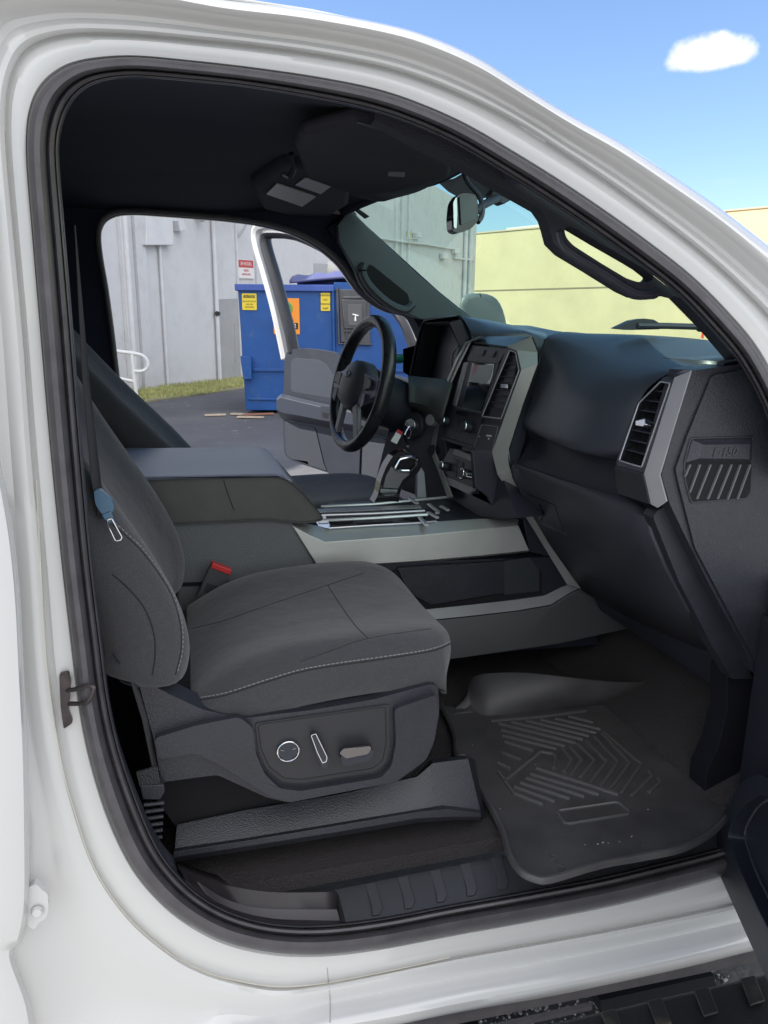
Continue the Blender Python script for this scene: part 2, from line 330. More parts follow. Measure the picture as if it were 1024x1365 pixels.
# profile along each cross line: (position between seal, crease and outer edge ; y)
prof = [(-.06, .012), (0, .004), (.10, -.001), (.45, -.004), (.70, -.003), (.84, .003), (.93, .004), (1.0, -.007), (1.06, -.012), (1.14, -.013), (1.24, -.008), (1.34, -.010), (1.45, -.02), (1.58, -.034), (1.72, -.044), (1.82, -.048), (1.93, -.046), (2.0, -.036), (2.03, -.015)]
rows = []
for w_, y in prof:
    row = []
    for a, b, c in zip(c0, c1, c2):
        p = a.lerp(b, w_) if w_ <= 1 else b.lerp(c, w_-1)
        pt = q(p.x, p.y, y); row.append(pt)
    rows.append(row)
g = G().grid(rows)
body = g.build('body_panel', M['paint'], truck, label='white painted body round the passenger door opening')
body_bvh = g.bvh()
# outer edge of ring continues: roof skin over the cabin, rocker underside
edge = rows[-1]; top = [p for p in edge[28*n_:]]
# rear part of cab: side, back wall
G().box((-.62, -.045, 1.70), (-.235, .03, 1.835)).build('roof_rail', M['paint'], truck, bevel=.01)
g = G(); 
for yy in (-.03, 1.74):
    g.prism([(-1.25, yy, .45), (-.25, yy, .45), (-.27, yy, 1.2), (-1.25, yy, 1.2)], (0, .05, 0))
    g.prism([(-1.25, yy, 1.69), (-.30, yy, 1.69), (-.30, yy, 1.84), (-1.2, yy, 1.82)], (0, .05, 0))
    g.prism([(-.66, yy, 1.2), (-.27, yy, 1.2), (-.30, yy, 1.69), (-.66, yy, 1.69)], (0, .05, 0))
    g.prism([(-1.25, yy, 1.2), (-1.12, yy, 1.2), (-1.12, yy, 1.69), (-1.25, yy, 1.69)], (0, .05, 0))
g.box((-1.3, -.03, .45), (-1.25, 1.79, 1.8)); g.prism([(-1.3, -.03, 1.82), (-.335, -.03, 1.84), (-.335, 1.79, 1.84), (-1.3, 1.79, 1.82)], (0, 0, .05))
g.build('rear_cab', M['paint'], truck, bevel=.015)
g = G()
pg_ = mat('privacy_glass', (.004, .004, .005), .05)
for yy in (0.0, 1.75): G().prism([(-1.14, yy, 1.18), (-.62, yy, 1.18), (-.62, yy, 1.71), (-1.14, yy, 1.71)], (0, .006, 0)).build('rear_side_window', pg_, truck)
# rear door edge at far left (bowed outwards)
rd = [(-62, 60), (-50, 200), (-38, 350), (-18, 500), (0, 620), (8, 660), (18, 720), (26, 800), (31, 900), (36, 1000), (38, 1100), (38, 1200), (30, 1250), (18, 1275), (40, 1340), (48, 1400)]
a_ = crs(P2(rd), 5); rows = []
for dx, y in ((0, -.045), (-2, -.062), (-7, -.072), (-25, -.078), (-80, -.085), (-260, -.06)): rows.append([q(p.x+dx, p.y, y) for p in a_])
rows.insert(0, [q(p.x, p.y, -.03) for p in a_])
rdoor = G().grid(rows).build('rear_door', M['paint'], truck, solid=.003, label='front edge of the closed white rear door')
# rear door hinge
hg = G().prism(rnd(Q([(38, 1183), (48, 1178), (56, 1186), (64, 1192), (65, 1210), (62, 1224), (52, 1230), (46, 1240), (36, 1234)], -.052), .004), (0, .012, 0))
hinge = hg.build('door_hinge', M['paint'], truck, bevel=.003)
c = q(50, 1214, -.054); G().disc(c, (0, -1, 0), .0085, .006, 20, .006).build('hinge_bolt', M['paint'], hinge, bevel=.001)
# striker
sg = G().prism(rnd(Q([(80, 896), (92, 893), (95, 905), (94, 925), (92, 945), (98, 960), (86, 968), (82, 940)], -.006), .003), (0, -.008, 0))
striker = sg.build('door_striker', mat('dark_striker_metal', (.06, .05, .05), .35, metal=.6, var=(60, .4, 4)), truck, bevel=.002)
G().tube(crs(Q3([(90, 920, -.012), (100, 919, -.02), (118, 914, -.03), (125, 917, -.035), (122, 928, -.035), (115, 937, -.03), (104, 938, -.02), (92, 938, -.012)]), 5), .0032, 8).build('striker_loop', striker.data.materials[0], striker)
# panel gap line low at the pillar foot
pl = surfline(body_bvh, [(436, 1290), (440, 1330), (440, 1364)], 8, .0002)
G().tube(pl, .0008, 5).build('panel_seam', mat('seam_line', (.35, .34, .31), .6), body)
pl = surfline(body_bvh, [(49, 640), (54, 760), (62, 890), (80, 1010), (97, 1075), (126, 1158), (170, 1222), (225, 1270), (270, 1294), (314, 1307), (370, 1315), (431, 1311), (520, 1294), (600, 1276)], 20, .0002)
G().tube(pl, .0009, 5).build('sealer_bead', mat('beige_sealer', (.62, .6, .52), .6), body)
# ---- near door seal
def inset(pts, wpx):
    o = []
    for i, p in enumerate(pts):
        a = pts[max(0, i-1)]; b = pts[min(len(pts)-1, i+1)]; t = (b-a).normalized(); nn = Vector((-t.y, t.x, 0))
        o.append(p-nn*wpx)
    return o
def inw(p, k): return p
SI = [(1050, 1098), (1000, 1118), (955, 1134), (878, 1153), (798, 1172), (698, 1191), (598, 1209), (509, 1226), (430, 1235), (366, 1233), (313, 1220), (270, 1198), (236, 1168), (207, 1128), (181, 1068), (158, 1000), (143, 932), (133, 855), (119, 736), (105, 578), (94, 438), (84, 320), (76, 222), (76, 185), (82, 158), (92, 136), (106, 120), (125, 109), (150, 103), (187, 101), (252, 106), (328, 114), (414, 128), (490, 144), (548, 163), (606, 189), (664, 223), (723, 260), (783, 300), (843, 343), (901, 388), (948, 436), (985, 480), (1018, 540), (1055, 640)]
i0 = crs(P2(SI), n_)
rows = []
for t, y in [(-.02, .006), (-.03, -.010), (.06, -.020), (.22, -.0245), (.42, -.024), (.55, -.016), (.62, -.006), (.66, .001), (.70, -.004), (.76, -.008), (.86, -.005), (.92, .004), (.95, .012), (.98, .006), (1.02, .008), (1.06, .03)]:
    rows.append([q(*a.lerp(b, t).xy, y) for a, b in zip(c0, i0)])
G().grid(rows).build('door_seal', M['seal'], truck)
rows = []
for t, y in [(1.0, .02), (1.04, .02), (1.07, .03), (1.06, .07)]:
    rows.append([q(*a.lerp(b, t).xy, y) for a, b in zip(c0, i0)])
G().grid(rows).build('trim_edge', M['plastic2'], truck, solid=.002)
# ---- inner pillar trim behind seal (near B pillar), hides outside
g = G()
ins = [q(*a.lerp(b, 1.02).xy, .03) for a, b in zip(c0, i0)]
lo_, hi_ = 9*n_, 31*n_
seg = ins[12*n_:24*n_]
G().grid([[p for p in seg], [Vector((p.x-.005, .07, p.z)) for p in seg], [Vector((p.x-.04, .10, p.z)) for p in seg], [Vector((p.x-.25, .10, p.z)) for p in seg]]).build('pillar_trim', M['plastic2'], truck, solid=.002)
# ---- headliner
def interp(x, pts):
    if x <= pts[0][0]: return pts[0][1]
    for (a, b), (c, d) in zip(pts, pts[1:]):
        if x <= c: return b+(d-b)*(x-a)/(c-a)
    return pts[-1][1]
near_pts = sorted([(p.x, p.z) for p in [q(*a.lerp(b, 1.03).xy, .03) for a, b in zip(c0, i0)][25*n_:38*n_]])
near_pts = [(-1.2, 1.735)]+[p for p in near_pts if p[0] > -.08]
far_pts = [(-1.2, 1.80)]+[(p.x, p.z+.006) for p in Q([(137, 280), (180, 279), (250, 284), (300, 288), (340, 293), (372, 299), (402, 308), (430, 322), (455, 340), (475, 365)], 1.655)]
FE = [(.03, .49, 1.655), (.1, .50, 1.67)]+[(y, q(a, b, y).x, q(a, b, y).z) for a, b, y in ((640, 218, .3), (636, 219, .6), (621, 223, .85), (586, 240, 1.1), (532, 254, 1.35), (470, 279, 1.58), (463, 284, 1.66))]
FEc = crs([Vector((x, y, z)) for y, x, z in FE], 6)
rows = []
for f_ in FEc:
    t_ = (f_.y-.03)/1.63; row = []
    dome = min(1, math.sin(math.pi*min(1, max(0, t_)))*1.25)**.6*.055 if 0 < t_ < 1 else 0
    def A(x): return interp(x, near_pts)*(1-t_)+interp(x, far_pts)*t_+dome
    for k in range(29):
        x = -1.2+(f_.x+1.2)*k/28; s_ = max(0, (x-.1)/(f_.x-.1))**2
        row.append(Vector((x, f_.y, A(x)+s_*(f_.z-A(f_.x)))))
    rows.append(row)
G().grid(rows).build('headliner', M['headliner'], truck, solid=.004)
topn = [(-1.3, top[0].z+.01)]+[(p.x, p.z) for p in top if -.3 < p.x < .7]
rows = []
for f_ in [Vector((FEc[0].x, -.02, FEc[0].z+.045))]+FEc+[Vector((FEc[-1].x, 1.735, FEc[-1].z-.02))]:
    t_ = min(1, max(0, (f_.y+.02)/1.75)); row = []
    for k in range(29):
        x = -1.3+(f_.x+.01+1.3)*k/28
        zb = interp(x, topn)*(1-t_)+(interp(x, [(a, b_+.03) for a, b_ in far_pts]))*t_+.085*math.sin(math.pi*t_)**.6
        s_ = max(0, (x-.0)/(f_.x))**2 if x > 0 else 0
        fe = (interp(f_.x+.01, topn)*(1-t_)+interp(f_.x, [(a, b_+.03) for a, b_ in far_pts])*t_+.085*math.sin(math.pi*t_)**.6)
        row.append(Vector((x, f_.y, zb+min(1, s_)*(f_.z+.012-fe) if 0 < t_ < 1 else zb)))
    rows.append(row)
G().grid(rows).build('roof', M['paint'], truck, solid=.004)

# ---- far side frame
FO = [(180, 640), (166, 590), (158, 518), (149, 441), (141, 383), (134, 345), (131, 320), (132, 302), (138, 290), (154, 282), (180, 281), (250, 286), (300, 290), (340, 295), (372, 302), (402, 312), (430, 328), (455, 349), (472, 374), (484, 390), (505, 407), (525, 417), (545, 420), (552, 424), (560, 440), (572, 470), (600, 560), (610, 700), (560, 850), (400, 900), (260, 850)]
fy = 1.66
fo = rnd(Q(FO, fy), .03, 3)
outer = [Vector((-1.2, fy, .45)), Vector((-1.2, fy, 1.80)), Vector((-.3, fy, 1.815)), Vector((.3, fy, 1.83)), Vector((.60, fy, 1.81)), q(466, 280, fy), q(530, 338, fy), q(585, 388, fy), q(642, 434, fy), Vector((1.25, fy, 1.40)), Vector((1.25, fy, .45))]
G().prism(outer, (0, .09, 0), [list(reversed(fo))]).build('far_door_frame', M['headliner'], truck, bevel=.006, seg=2)
G().tube([p+Vector((0, -.004, 0)) for p in fo[:int(len(fo)*.62)]], (.009, .009), 8).build('far_door_seal', M['seal'], truck)
G().prism([p+Vector((0, .0925, 0)) for p in [Vector((o.x, o.y, o.z)) for o in outer]], (0, .012, 0), [list(reversed([p+Vector((0, .0925, 0)) for p in rnd(Q(FO, fy), .03, 3)]))]).build('far_body_panel', M['paint'], truck)
# far A pillar trim with grab handle (in front of frame)
ap = [(463, 283), (470, 281), (500, 312), (530, 340), (560, 368), (590, 394), (618, 416), (643, 435), (620, 440), (600, 432), (572, 428), (556, 424), (543, 419), (528, 417), (508, 407), (490, 392), (480, 378), (472, 358), (462, 340), (452, 322), (450, 300)]
hole = [(487, 358), (493, 352), (502, 358), (524, 376), (544, 392), (546, 402), (538, 408), (524, 404), (506, 392), (493, 377)]
tr = G().prism(Q(ap, 1.60), (0, .03, 0)).build('far_pillar_trim', mat('pillar_trim_grey', (.05, .064, .078), .55, bump=GR), truck, bevel=.004)
G().prism(rnd(Q(hole, 1.6), .01), (0, -.0015, 0)).build('handle_recess_dark_plate', M['dark'], tr)  # flat dark plate, shade of the handle slot given by colour
G().tube(crs(Q([(486, 352), (483, 362), (490, 378), (506, 395), (524, 408), (540, 413), (550, 405)], 1.592), 5), (.015, .021), 10, flat=(0, 0, 1)).build('grab_handle', tr.data.materials[0], tr)
# ---- windshield: between heads
def wsp(u, v):   # u 0..1 near to far, v 0..1 base to top
    y = .04+u*1.61; bow = max(0, 4*u*(1-u))
    base = Vector((1.00+.36*bow**.6, y, 1.392+.02*u))
    fx = interp(y, [(p.y, p.x) for p in FEc]); fz = interp(y, [(p.y, p.z) for p in FEc])
    p = base.lerp(Vector((fx-.005, y, fz+.004)), v); p.z += .02*math.sin(math.pi*v)*bow; return p
ws = G().grid([[wsp(i/16, j/12) for j in range(13)] for i in range(17)])
windshield = ws.build('windshield', M['glass'], truck)
oe = [p for p in edge[28*n_:] if p.x > .46]
G().grid([oe, [wsp(0, max(0, min(1, 1-(p.x-.49)/.51))) for p in oe]]).build('pillar_skin', M['paint'], truck, solid=.003)
wsb = ws.bvh()
G().tube([p_+Vector((-.012, 0, .0)) for p_ in [Vector((f.x, f.y, f.z)) for f in FEc]], (.014, .014), 8).tube(Q([(470, 282), (455, 300), (440, 310)], 1.64), .02, 8).build('header_trim', M['headliner'], truck)
# ---- near A pillar trim with grab handle
np_ = [(530, 158), (560, 170), (606, 192), (664, 226), (723, 263), (783, 303), (843, 346), (901, 391), (948, 439), (985, 483), (1020, 560), (1010, 560), (998, 484), (990, 465), (975, 443), (955, 425), (936, 410), (915, 399), (895, 394), (870, 396), (850, 396), (833, 388), (790, 361), (752, 338), (738, 324), (733, 305), (729, 292), (720, 279), (690, 262), (660, 245), (628, 226), (600, 212), (560, 192), (525, 172), (500, 160), (500, 148)]
nh = [(752, 306), (757, 301), (765, 303), (800, 324), (840, 347), (868, 364), (873, 370), (866, 376), (850, 376), (835, 371), (800, 350), (764, 327), (755, 317)]
npt = G().prism(Q(np_, .075), (0, .03, 0), [rnd(list(reversed(Q(nh, .075))), .006)]).build('near_pillar_trim', mat('pillar_trim_dark', (.014, .015, .022), .6, bump=GR), truck, bevel=.008)
G().tube(crs(Q([(741, 310), (745, 325), (758, 338), (799, 363), (834, 385), (850, 391), (873, 390)], .085), 5), (.010, .013), 10, flat=(0, 0, 1)).build('grab_handle', M['plastic2'], npt)
# ---- sun visor (near), overhead console
def slab(name, pxy, z, th, m, par, bev=.006): return G().prism([qz(a, b, z) for a, b in pxy], (0, 0, th), ).build(name, m, par, bevel=bev)
vis = G().prism(Q3([(392, 195, .34), (400, 180, .20), (470, 160, .15), (560, 180, .13), (604, 212, .16), (600, 236, .62), (570, 246, .70), (530, 256, .74), (470, 262, .74), (410, 240, .66)]), (.0, 0, .022))
visor = vis.build('sun_visor', mat('visor_cloth', (.011, .0115, .018), .85, bump=[('noise', 700, .3, .001)]), truck, bevel=.01)
G().prism(Q3([(518, 229, .5), (540, 230, .5), (539, 236, .5), (517, 235, .5)]), (0, -.002, 0)).build('visor_label', mat('visor_label', (.10, .10, .12), .6), visor)
G().tube(Q3([(476, 163, .145), (500, 170, .14), (532, 181, .135)]), .0018, 6).build('visor_edge_clip', M['plastic'], visor)
oc = G().prism([qz(a, b, 1.80) for a, b in [(335, 250), (378, 215), (470, 240), (465, 275), (425, 300), (350, 280)]], (0, 0, .08)).build('overhead_console', M['headliner'], truck, bevel=.02)
for pts in ([(355, 257), (369, 243), (421, 261), (403, 274)], [(394, 245), (406, 236), (445, 244), (428, 257)]):
    G().prism([qz(a, b, 1.799) for a, b in pts], (0, 0, -.004)).build('map_light', M['lens'], oc, bevel=.001)
G().tube(crs(Q3([(376, 232, .62), (386, 236, .62), (392, 222, .6), (388, 205, .58)]), 5), .006, 8).build('visor_hook', M['plastic2'], truck)
# windshield sensor shroud, toll tag on glass
shp = lambda pts, off=-.004: [hit(wsb, a, b, .004) or q(a, b, .8) for a, b in pts]
def onglass(l, off): return [p for p in (hit(wsb, a, b, off) for a, b in l) if p is not None]
sbp = onglass([(586, 243), (606, 237.5), (627, 225.5), (650, 238), (670, 249), (660, 258), (646, 263), (632, 266), (612, 262), (598, 254)], .003)
print('band', len(sbp))
if len(sbp) > 3: G().prism(sbp, (0, 0, .002)).build('shade_band', M['frit'], windshield)
sbp = onglass([(472, 279), (476, 276), (493, 288), (487, 291)], .003)
if len(sbp) > 3: G().prism(sbp, (0, 0, .002)).build('glass_sticker', mat('grey_sticker', (.12, .13, .12), .6), windshield)
# rear view mirror
mr = G().prism(rnd(Q([(611, 259), (620, 257), (634, 259), (637, 268), (638, 294), (628, 305), (612, 311), (603, 308), (602, 292), (604, 270)], .70), .008), (.0, .035, .0))
mirror = mr.build('rear_view_mirror', M['gloss'], truck, bevel=.008)
G().prism(rnd(Q([(603.5, 270), (608, 262), (609, 285), (608, 305), (604.5, 304)], .697), .004), (0, -.004, 0)).build('mirror_glass', M['mirrorg'], mirror)
G().prism(rnd(Q([(612, 262), (632, 262), (634, 270), (634, 292), (614, 300)], .697), .004), (0, -.004, 0)).build('mirror_shell', M['mirrorh'], mirror, bevel=.002)
G().tube(crs(Q3([(618, 229, .8), (624, 244, .79), (638, 260, .77), (643, 275, .75), (642, 288, .74), (637, 296, .73)]), 6), .0065, 8).build('mirror_cable', M['plastic2'], mirror)
G().tube(Q3([(634, 282, .74), (645, 273, .76), (658, 266, .78), (664, 264, .8)]), (.010, .009), 10).build('mirror_stalk', M['plastic2'], mirror)
G().prism(Q([(656, 256), (661, 250), (670, 253), (684, 265), (672, 272), (662, 267), (656, 264)], .80), (0, .04, 0)).build('mirror_mount', M['plastic2'], mirror, bevel=.002)
# ================= DASH
A_ = q(692, 466, .66); C_ = q(664, 601, .66); YD = Vector((0, 1, 0)); NS = (A_-C_).cross(YD).normalized()
if NS.x > 0: NS = -NS
S = lambda l, off=0: [qp(a, b, A_, NS, off) for a, b in l]
# pad profile rows (px,py,y): near edge .07 to .60
near = Q3([(1012, 468, .075), (1000, 478, .09), (960, 484, .11), (908, 491, .14), (884, 502, .17), (862, 520, .20), (848, 548, .21), (832, 600, .21), (842, 612, .24), (856, 618, .30)])
far = Q3([(757, 442, .62), (745, 443.5, .62), (735, 446, .62), (727, 452, .62), (722, 470, .62), (717, 500, .62), (709, 532, .62), (697, 565, .62), (706, 572, .64), (716, 580, .66)])
mid = [Vector((1.20, .34, 1.405)), Vector((1.08, .34, 1.428)), Vector((.98, .34, 1.428)), Vector((.885, .34, 1.405)), Vector((.83, .34, 1.37)), Vector((.79, .34, 1.325)), Vector((.768, .34, 1.28)), Vector((.755, .34, 1.215)), Vector((.79, .34, 1.20)), Vector((.85, .34, 1.19))]
near[0] = Vector((1.04, .07, 1.395)); 
rows = []
for i in range(11):
    t = i/10; rows.append([((1-t)*(1-t)+0)*0*n1 + n1.lerp(f1, t)*(1-.85*4*t*(1-t)) + (m1_+(n1.lerp(f1, t)-n1.lerp(f1, .5))*1.0)*(.85*4*t*(1-t)) for n1, f1, m1_ in zip(near, far, mid)])
rows = [crs(r, 4) for r in rows]
dash = thing('dashboard', '', ''); 
del dash['label']; del dash['category']; dash.parent = truck
pad = G().grid(rows).build('dash_pad', M['dashpad'], dash, sub=1)
# dash top: sheet behind, full width up to glass
rows = []
for u in [i/20 for i in range(21)]:
    y = .07+u*1.57; bow = (4*u*(1-u))**.6
    xs = [1.00+.36*bow, .98+.25*bow, .95+.12*bow, .93, .88, .86]
    zz = [1.392, 1.405, 1.415, 1.418, 1.412, 1.35]
    if y > .98: zz = [z+(.012 if k < 2 else .035*min(1, (y-.98)/.15)) for k, z in enumerate(zz)]
    else: zz = [z-.006-(.012 if u < .3 else 0) for z in zz]
    rows.append([Vector((x, y, z)) for x, z in zip(xs, zz)])
G().grid(rows).build('dash_top', M['dashpad'], dash, solid=.004)
# solid lower body of dash (dark)
G().prism([(.86, .12, 1.34), (1.35, .12, 1.38), (1.35, .12, .70), (1.05, .12, .72), (.95, .12, .90), (.88, .12, 1.10)], (0, 1.5, 0)).build('dash_core', M['plastic2'], dash, bevel=.01)
# shelf recess back and shelf top
G().grid([Q3([(697, 560, .62), (708, 585, .64), (690, 618, .63)]), Q3([(745, 570, .50), (752, 590, .5), (742, 612, .5)]), Q3([(870, 590, .14), (872, 625, .14), (868, 660, .14)])]).build('shelf_recess', M['plastic2'], dash)
G().grid([Q3([(720, 560, .60), (712, 605, .60), (686, 622, .60)]), Q3([(870, 600, .2), (868, 650, .14), (866, 682, .12)])]).build('shelf', M['plastic2'], dash)
# glove box door
gb = [[(684, 616, .615), (688, 618, .60), (740, 636, .42), (800, 655, .26), (845, 668, .16), (872, 684, .12)],
      [(682, 624, .60), (700, 630, .56), (745, 649, .41), (800, 668, .25), (842, 683, .15), (866, 692, .11)],
      [(684, 636, .595), (702, 645, .55), (748, 665, .405), (802, 688, .245), (842, 703, .145), (872, 712, .10)],
      [(700, 668, .60), (725, 690, .55), (770, 708, .41), (820, 730, .25), (860, 745, .15), (890, 756, .10)],
      [(735, 727, .60), (760, 745, .55), (805, 765, .41), (850, 788, .25), (890, 805, .15), (920, 812, .10)],
      [(775, 783, .60), (800, 800, .55), (845, 825, .42), (890, 845, .27), (930, 862, .17), (965, 872, .11)]]
gg = G().grid([crs(Q3(r), 5) for r in gb]); glove = gg.build('glove_box_door', mat('glove_box_plastic', (.030, .031, .040), .42, bump=GR, var=(8, .15, 5)), dash, solid=.006)
gbv = gg.bvh()
ll = surfline(gbv, [(703, 657), (740, 672), (752, 706), (718, 694), (703, 657)], 1, .001)
lp = [hit(gbv, *p, .0005) for p in [(703, 657), (741, 672), (753, 707), (722, 697)]]
latch = G().prism(lp, (gbv.find_nearest(lp[0])[1]*.0015)).build('glove_box_latch', M['plastic2'], glove, bevel=.0005)
G().tube([hit(gbv, *p, .003) for p in [(703, 657), (741, 672), (753, 707)]], .0012, 6).build('latch_edge', M['dark'], latch)
G().tube([hit(gbv, *p, .004) for p in [(722, 672), (726, 682), (722, 690)]], .0035, 8).build('key_slot', M['gloss'], latch)
G().tube(surfline(gbv, [(724, 696), (745, 706), (757, 712)], 4, .002), .004, 8).build('latch_finger_lip', M['dashpad'], latch)
# strip on the glove box near side
G().prism(rnd(Q([(871, 690), (876, 681), (888, 675), (905, 718), (950, 800), (986, 868), (1004, 905), (975, 905), (950, 862), (905, 775)], .082), .004), (0, .03, 0)).build('glove_box_side_trim', M['plastic'], dash, bevel=.004)
# dash side cover
sc_pts = [(923, 494), (960, 489), (1000, 484), (1040, 480), (1060, 700), (1050, 900), (1006, 898), (990, 862), (950, 788), (912, 712), (893, 672), (882, 634), (895, 585)]
sc_ = G().prism(Q(sc_pts, .055), (0, .06, 0)).build('dash_side_panel', M['plastic'], dash, bevel=.004)
ic = [(948, 500), (975, 495), (1045, 489), (1055, 700), (1045, 895), (1012, 893), (960, 796), (925, 730), (902, 640), (899, 625), (915, 580)]
cov = G().prism(rnd(Q(ic, .0535), .006), (0, -.0035, 0)).build('fuse_cover', M['plastic'], sc_, bevel=.0018)
# recessed grille and badge
gr_o = [(912, 618), (920, 585), (932, 584), (1004, 582), (1001, 655), (996, 664), (921, 670), (913, 640)]
G().prism(rnd(Q(gr_o, .0505), .004), (0, -.0012, 0)).build('grille_back', M['dark'], cov)
gb_m = mat('grille_bar_grey', (.11, .11, .12), .5)
for x0, x1 in ((919, 912), (932, 918.5), (946, 928), (961, 942.5), (974, 955.5), (986, 969), (999, 982)):
    yb = 664 if x1 > 925 else (655 if x1 > 915 else 634)
    G().prism(Q([(x0-1, 619), (x0+.8, 619), (x1+.8, yb+.5), (x1-1, yb+1)], .0495), (0, -.004, 0)).build('grille_bar', gb_m, cov)
fr = G().tube(rnd(Q(gr_o, .0495), .005), .0018, 6, closed=True).build('grille_frame', M['plastic'], cov)
bd_o = Q([(913, 617), (922, 586), (1003, 583), (1001, 615)], .050); bd_i = Q([(932, 611), (938, 593), (1000, 592), (999, 612)], .040)
bg_ = G().add(bd_o+bd_i, [(0, 1, 5, 4), (1, 2, 6, 5), (2, 3, 7, 6), (3, 0, 4, 7), (4, 5, 6, 7)]).build('badge_block', M['plastic'], cov, smooth=False)
b0 = q(966, 603, .0395); bu = (q(996, 601.5, .0395)-q(936, 604.5, .0395)); bv_ = q(966, 590, .0395)-q(966, 610, .0395)
G().text('F-150', b0, bu, (0, 0, 1), .021, .0012, shear=.25).build('badge_lettering', mat('badge_letter', (.04, .042, .048), .35), bg_)
# ---- vent builder
def vent(face, opening, frame_m, nslat, axis, thick, par, depth=.024, chrome_r=.0014, name='air_vent'):
    """face and opening are loops of points in one plane; axis is the way into the dash"""
    ax = Vector(axis).normalized()
    f = G().prism(face, ax*thick, [list(reversed(opening))]).build(name, M['plastic2'], par, bevel=.0015)
    cen = sum(opening, Vector())/len(opening)
    G().prism([p+ax*depth for p in [cen+(p-cen)*1.0 for p in opening]], ax*.002).build('vent_back', M['dark'], f)
    G().grid([[p for p in opening], [p+ax*depth for p in opening]], cv=True).build('vent_throat', M['dark'], f)
    G().tube([p-ax*.0008 for p in opening], chrome_r, 6, closed=True).build('vent_ring', M['ring'], f)
    return f
def slats(opening, n, u, v, ax, par, m, t0=.08, t1=.95):
    """horizontal slats across opening along u, stacked along v"""
    cen = sum(opening, Vector())/len(opening)
    pu = [(p-cen).dot(u) for p in opening]; pv = [(p-cen).dot(v) for p in opening]; lo2, hi2 = min(pv), max(pv)
    for k in range(n):
        vv = lo2+(hi2-lo2)*(t0+(t1-t0)*(k+.5)/n); xs = []
        for i in range(len(opening)):
            a, b = pv[i], pv[(i+1) % len(opening)]
            if (a-vv)*(b-vv) < 0: t = (vv-a)/(b-a); xs.append(pu[i]+(pu[(i+1) % len(opening)]-pu[i])*t)
        if len(xs) < 2: continue
        x0, x1 = min(xs), max(xs); p0 = cen+u*x0+v*vv; p1 = cen+u*x1+v*vv
        G().prism([p0+ax*.004, p1+ax*.004, p1+ax*.018+v*.006, p0+ax*.018+v*.006], v*.0022).build('vent_slat', m, par, bevel=.0007)
# near vent
ventA = q(894, 511, .135); vfn = [(884, 503, .135), (899.5, 503, .125), (859, 629, .118), (821, 621, .205), (822, 612, .205), (850, 536, .175)]
o3 = q(899.5, 503, .085); p3 = q(859, 629, .083); r3 = q(821, 621, .185)
nv = (p3-o3).cross(r3-o3).normalized(); nv = nv if nv.x < 0 else -nv
V = lambda l, off=0: [qp(a, b, o3, nv, off) for a, b in l]
vface = V([(884, 503), (899.5, 503), (859, 631), (821, 621), (822, 612), (850, 536)]); vop = rnd(V([(881, 509), (894, 511), (856, 623), (826, 614), (852, 538)]), .004)
nvent = vent(vface, vop, None, 7, -nv, .012, dash, name='side_air_vent')
vu = (V([(856, 623)])[0]-V([(826, 614)])[0]).normalized(); vv_ = (-nv).cross(vu).normalized(); vv_ = vv_ if vv_.z > 0 else -vv_
slats(vop, 7, vu, vv_, -nv, nvent, M['plastic'])
G().prism(V([(855, 563), (868, 560), (869, 568), (866, 571), (855, 569)], .004), nv*.012).build('vent_tab', M['chrome'], nvent, bevel=.0015)
# silver side of near vent
sv = Q([(899.5, 503), (923, 493.5), (895, 585), (881, 633), (890, 668), (877, 676), (868, 671), (859.5, 632)], .10)
sv = Q3([(899.5, 503, .084), (923, 493.5, .056), (880.5, 633, .056), (890, 668, .056), (877, 677, .066), (868, 672, .08), (859, 631, .082)])
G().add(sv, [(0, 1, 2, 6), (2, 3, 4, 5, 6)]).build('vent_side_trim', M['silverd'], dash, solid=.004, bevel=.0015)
G().add(Q3([(884, 503, .11), (899.5, 503, .085), (923, 493.5, .058), (907, 492, .075)]), [(0, 1, 2, 3)]).build('vent_cap', M['dashpad'], dash, solid=.003)
G().add(V([(821, 621), (859, 631)])+Q3([(868, 672, .08), (826, 658, .19), (822, 643, .2)]), [(0, 1, 2, 3, 4)]).build('vent_lower_housing', M['plastic'], dash, solid=.006, bevel=.002)
G().add(V([(822, 612), (850, 536), (884, 503)])+Q3([(892, 500, .3), (868, 532, .3), (860, 640, .3), (826, 658, .28)])+V([(821, 621)]), [(0, 1, 4, 5), (1, 2, 3, 4), (0, 5, 6, 7)]).build('vent_inner_side', M['dashpad'], dash)
# ---- centre stack
stackw = G()
box_ = S([(632, 456), (694, 466), (717, 476), (664, 603), (655, 640), (598, 660), (560, 600)], -.02)
cap = G().add(S([(632, 457), (678, 463)])+Q3([(708, 449, .66), (646, 449, .98)]), [(0, 1, 2, 3)]).build('stack_cap', M['dashpad'], dash, solid=.004, bevel=.001)
stack = G().prism(S([(626, 459), (692, 468), (664, 602), (620, 602), (586, 556)], -.006), -NS*.10).build('center_stack', M['plastic2'], dash, bevel=.002)
# near silver leg: face strip (turns from rear-facing to side-facing)
leg_o = [(708, 449), (716, 470), (716.5, 485), (697, 538), (678, 598), (681, 630), (700, 665), (730, 712), (760, 757), (777, 785)]
leg_i = [(678, 462), (691, 467), (697, 493), (674, 558), (658, 603), (665, 632), (686, 663), (714, 707), (740, 750), (758, 779)]
li3 = [S([p], .004)[0] for p in leg_i[:5]]+[q(a, b, .645) for a, b in leg_i[5:]]; lo3 = [q(a, b, min(li3[k].y, .66)-.03) for k, (a, b) in enumerate(leg_o)]
bk = [p+Vector((.006, .02, 0)) for p in lo3]
G().grid([[p+Vector((.02, .03, 0)) for p in li3], li3, [p+Vector((-.003, 0, 0)) for p in li3], lo3, bk]).build('stack_side_trim', M['silver'], dash, bevel=.003, solid=.002)
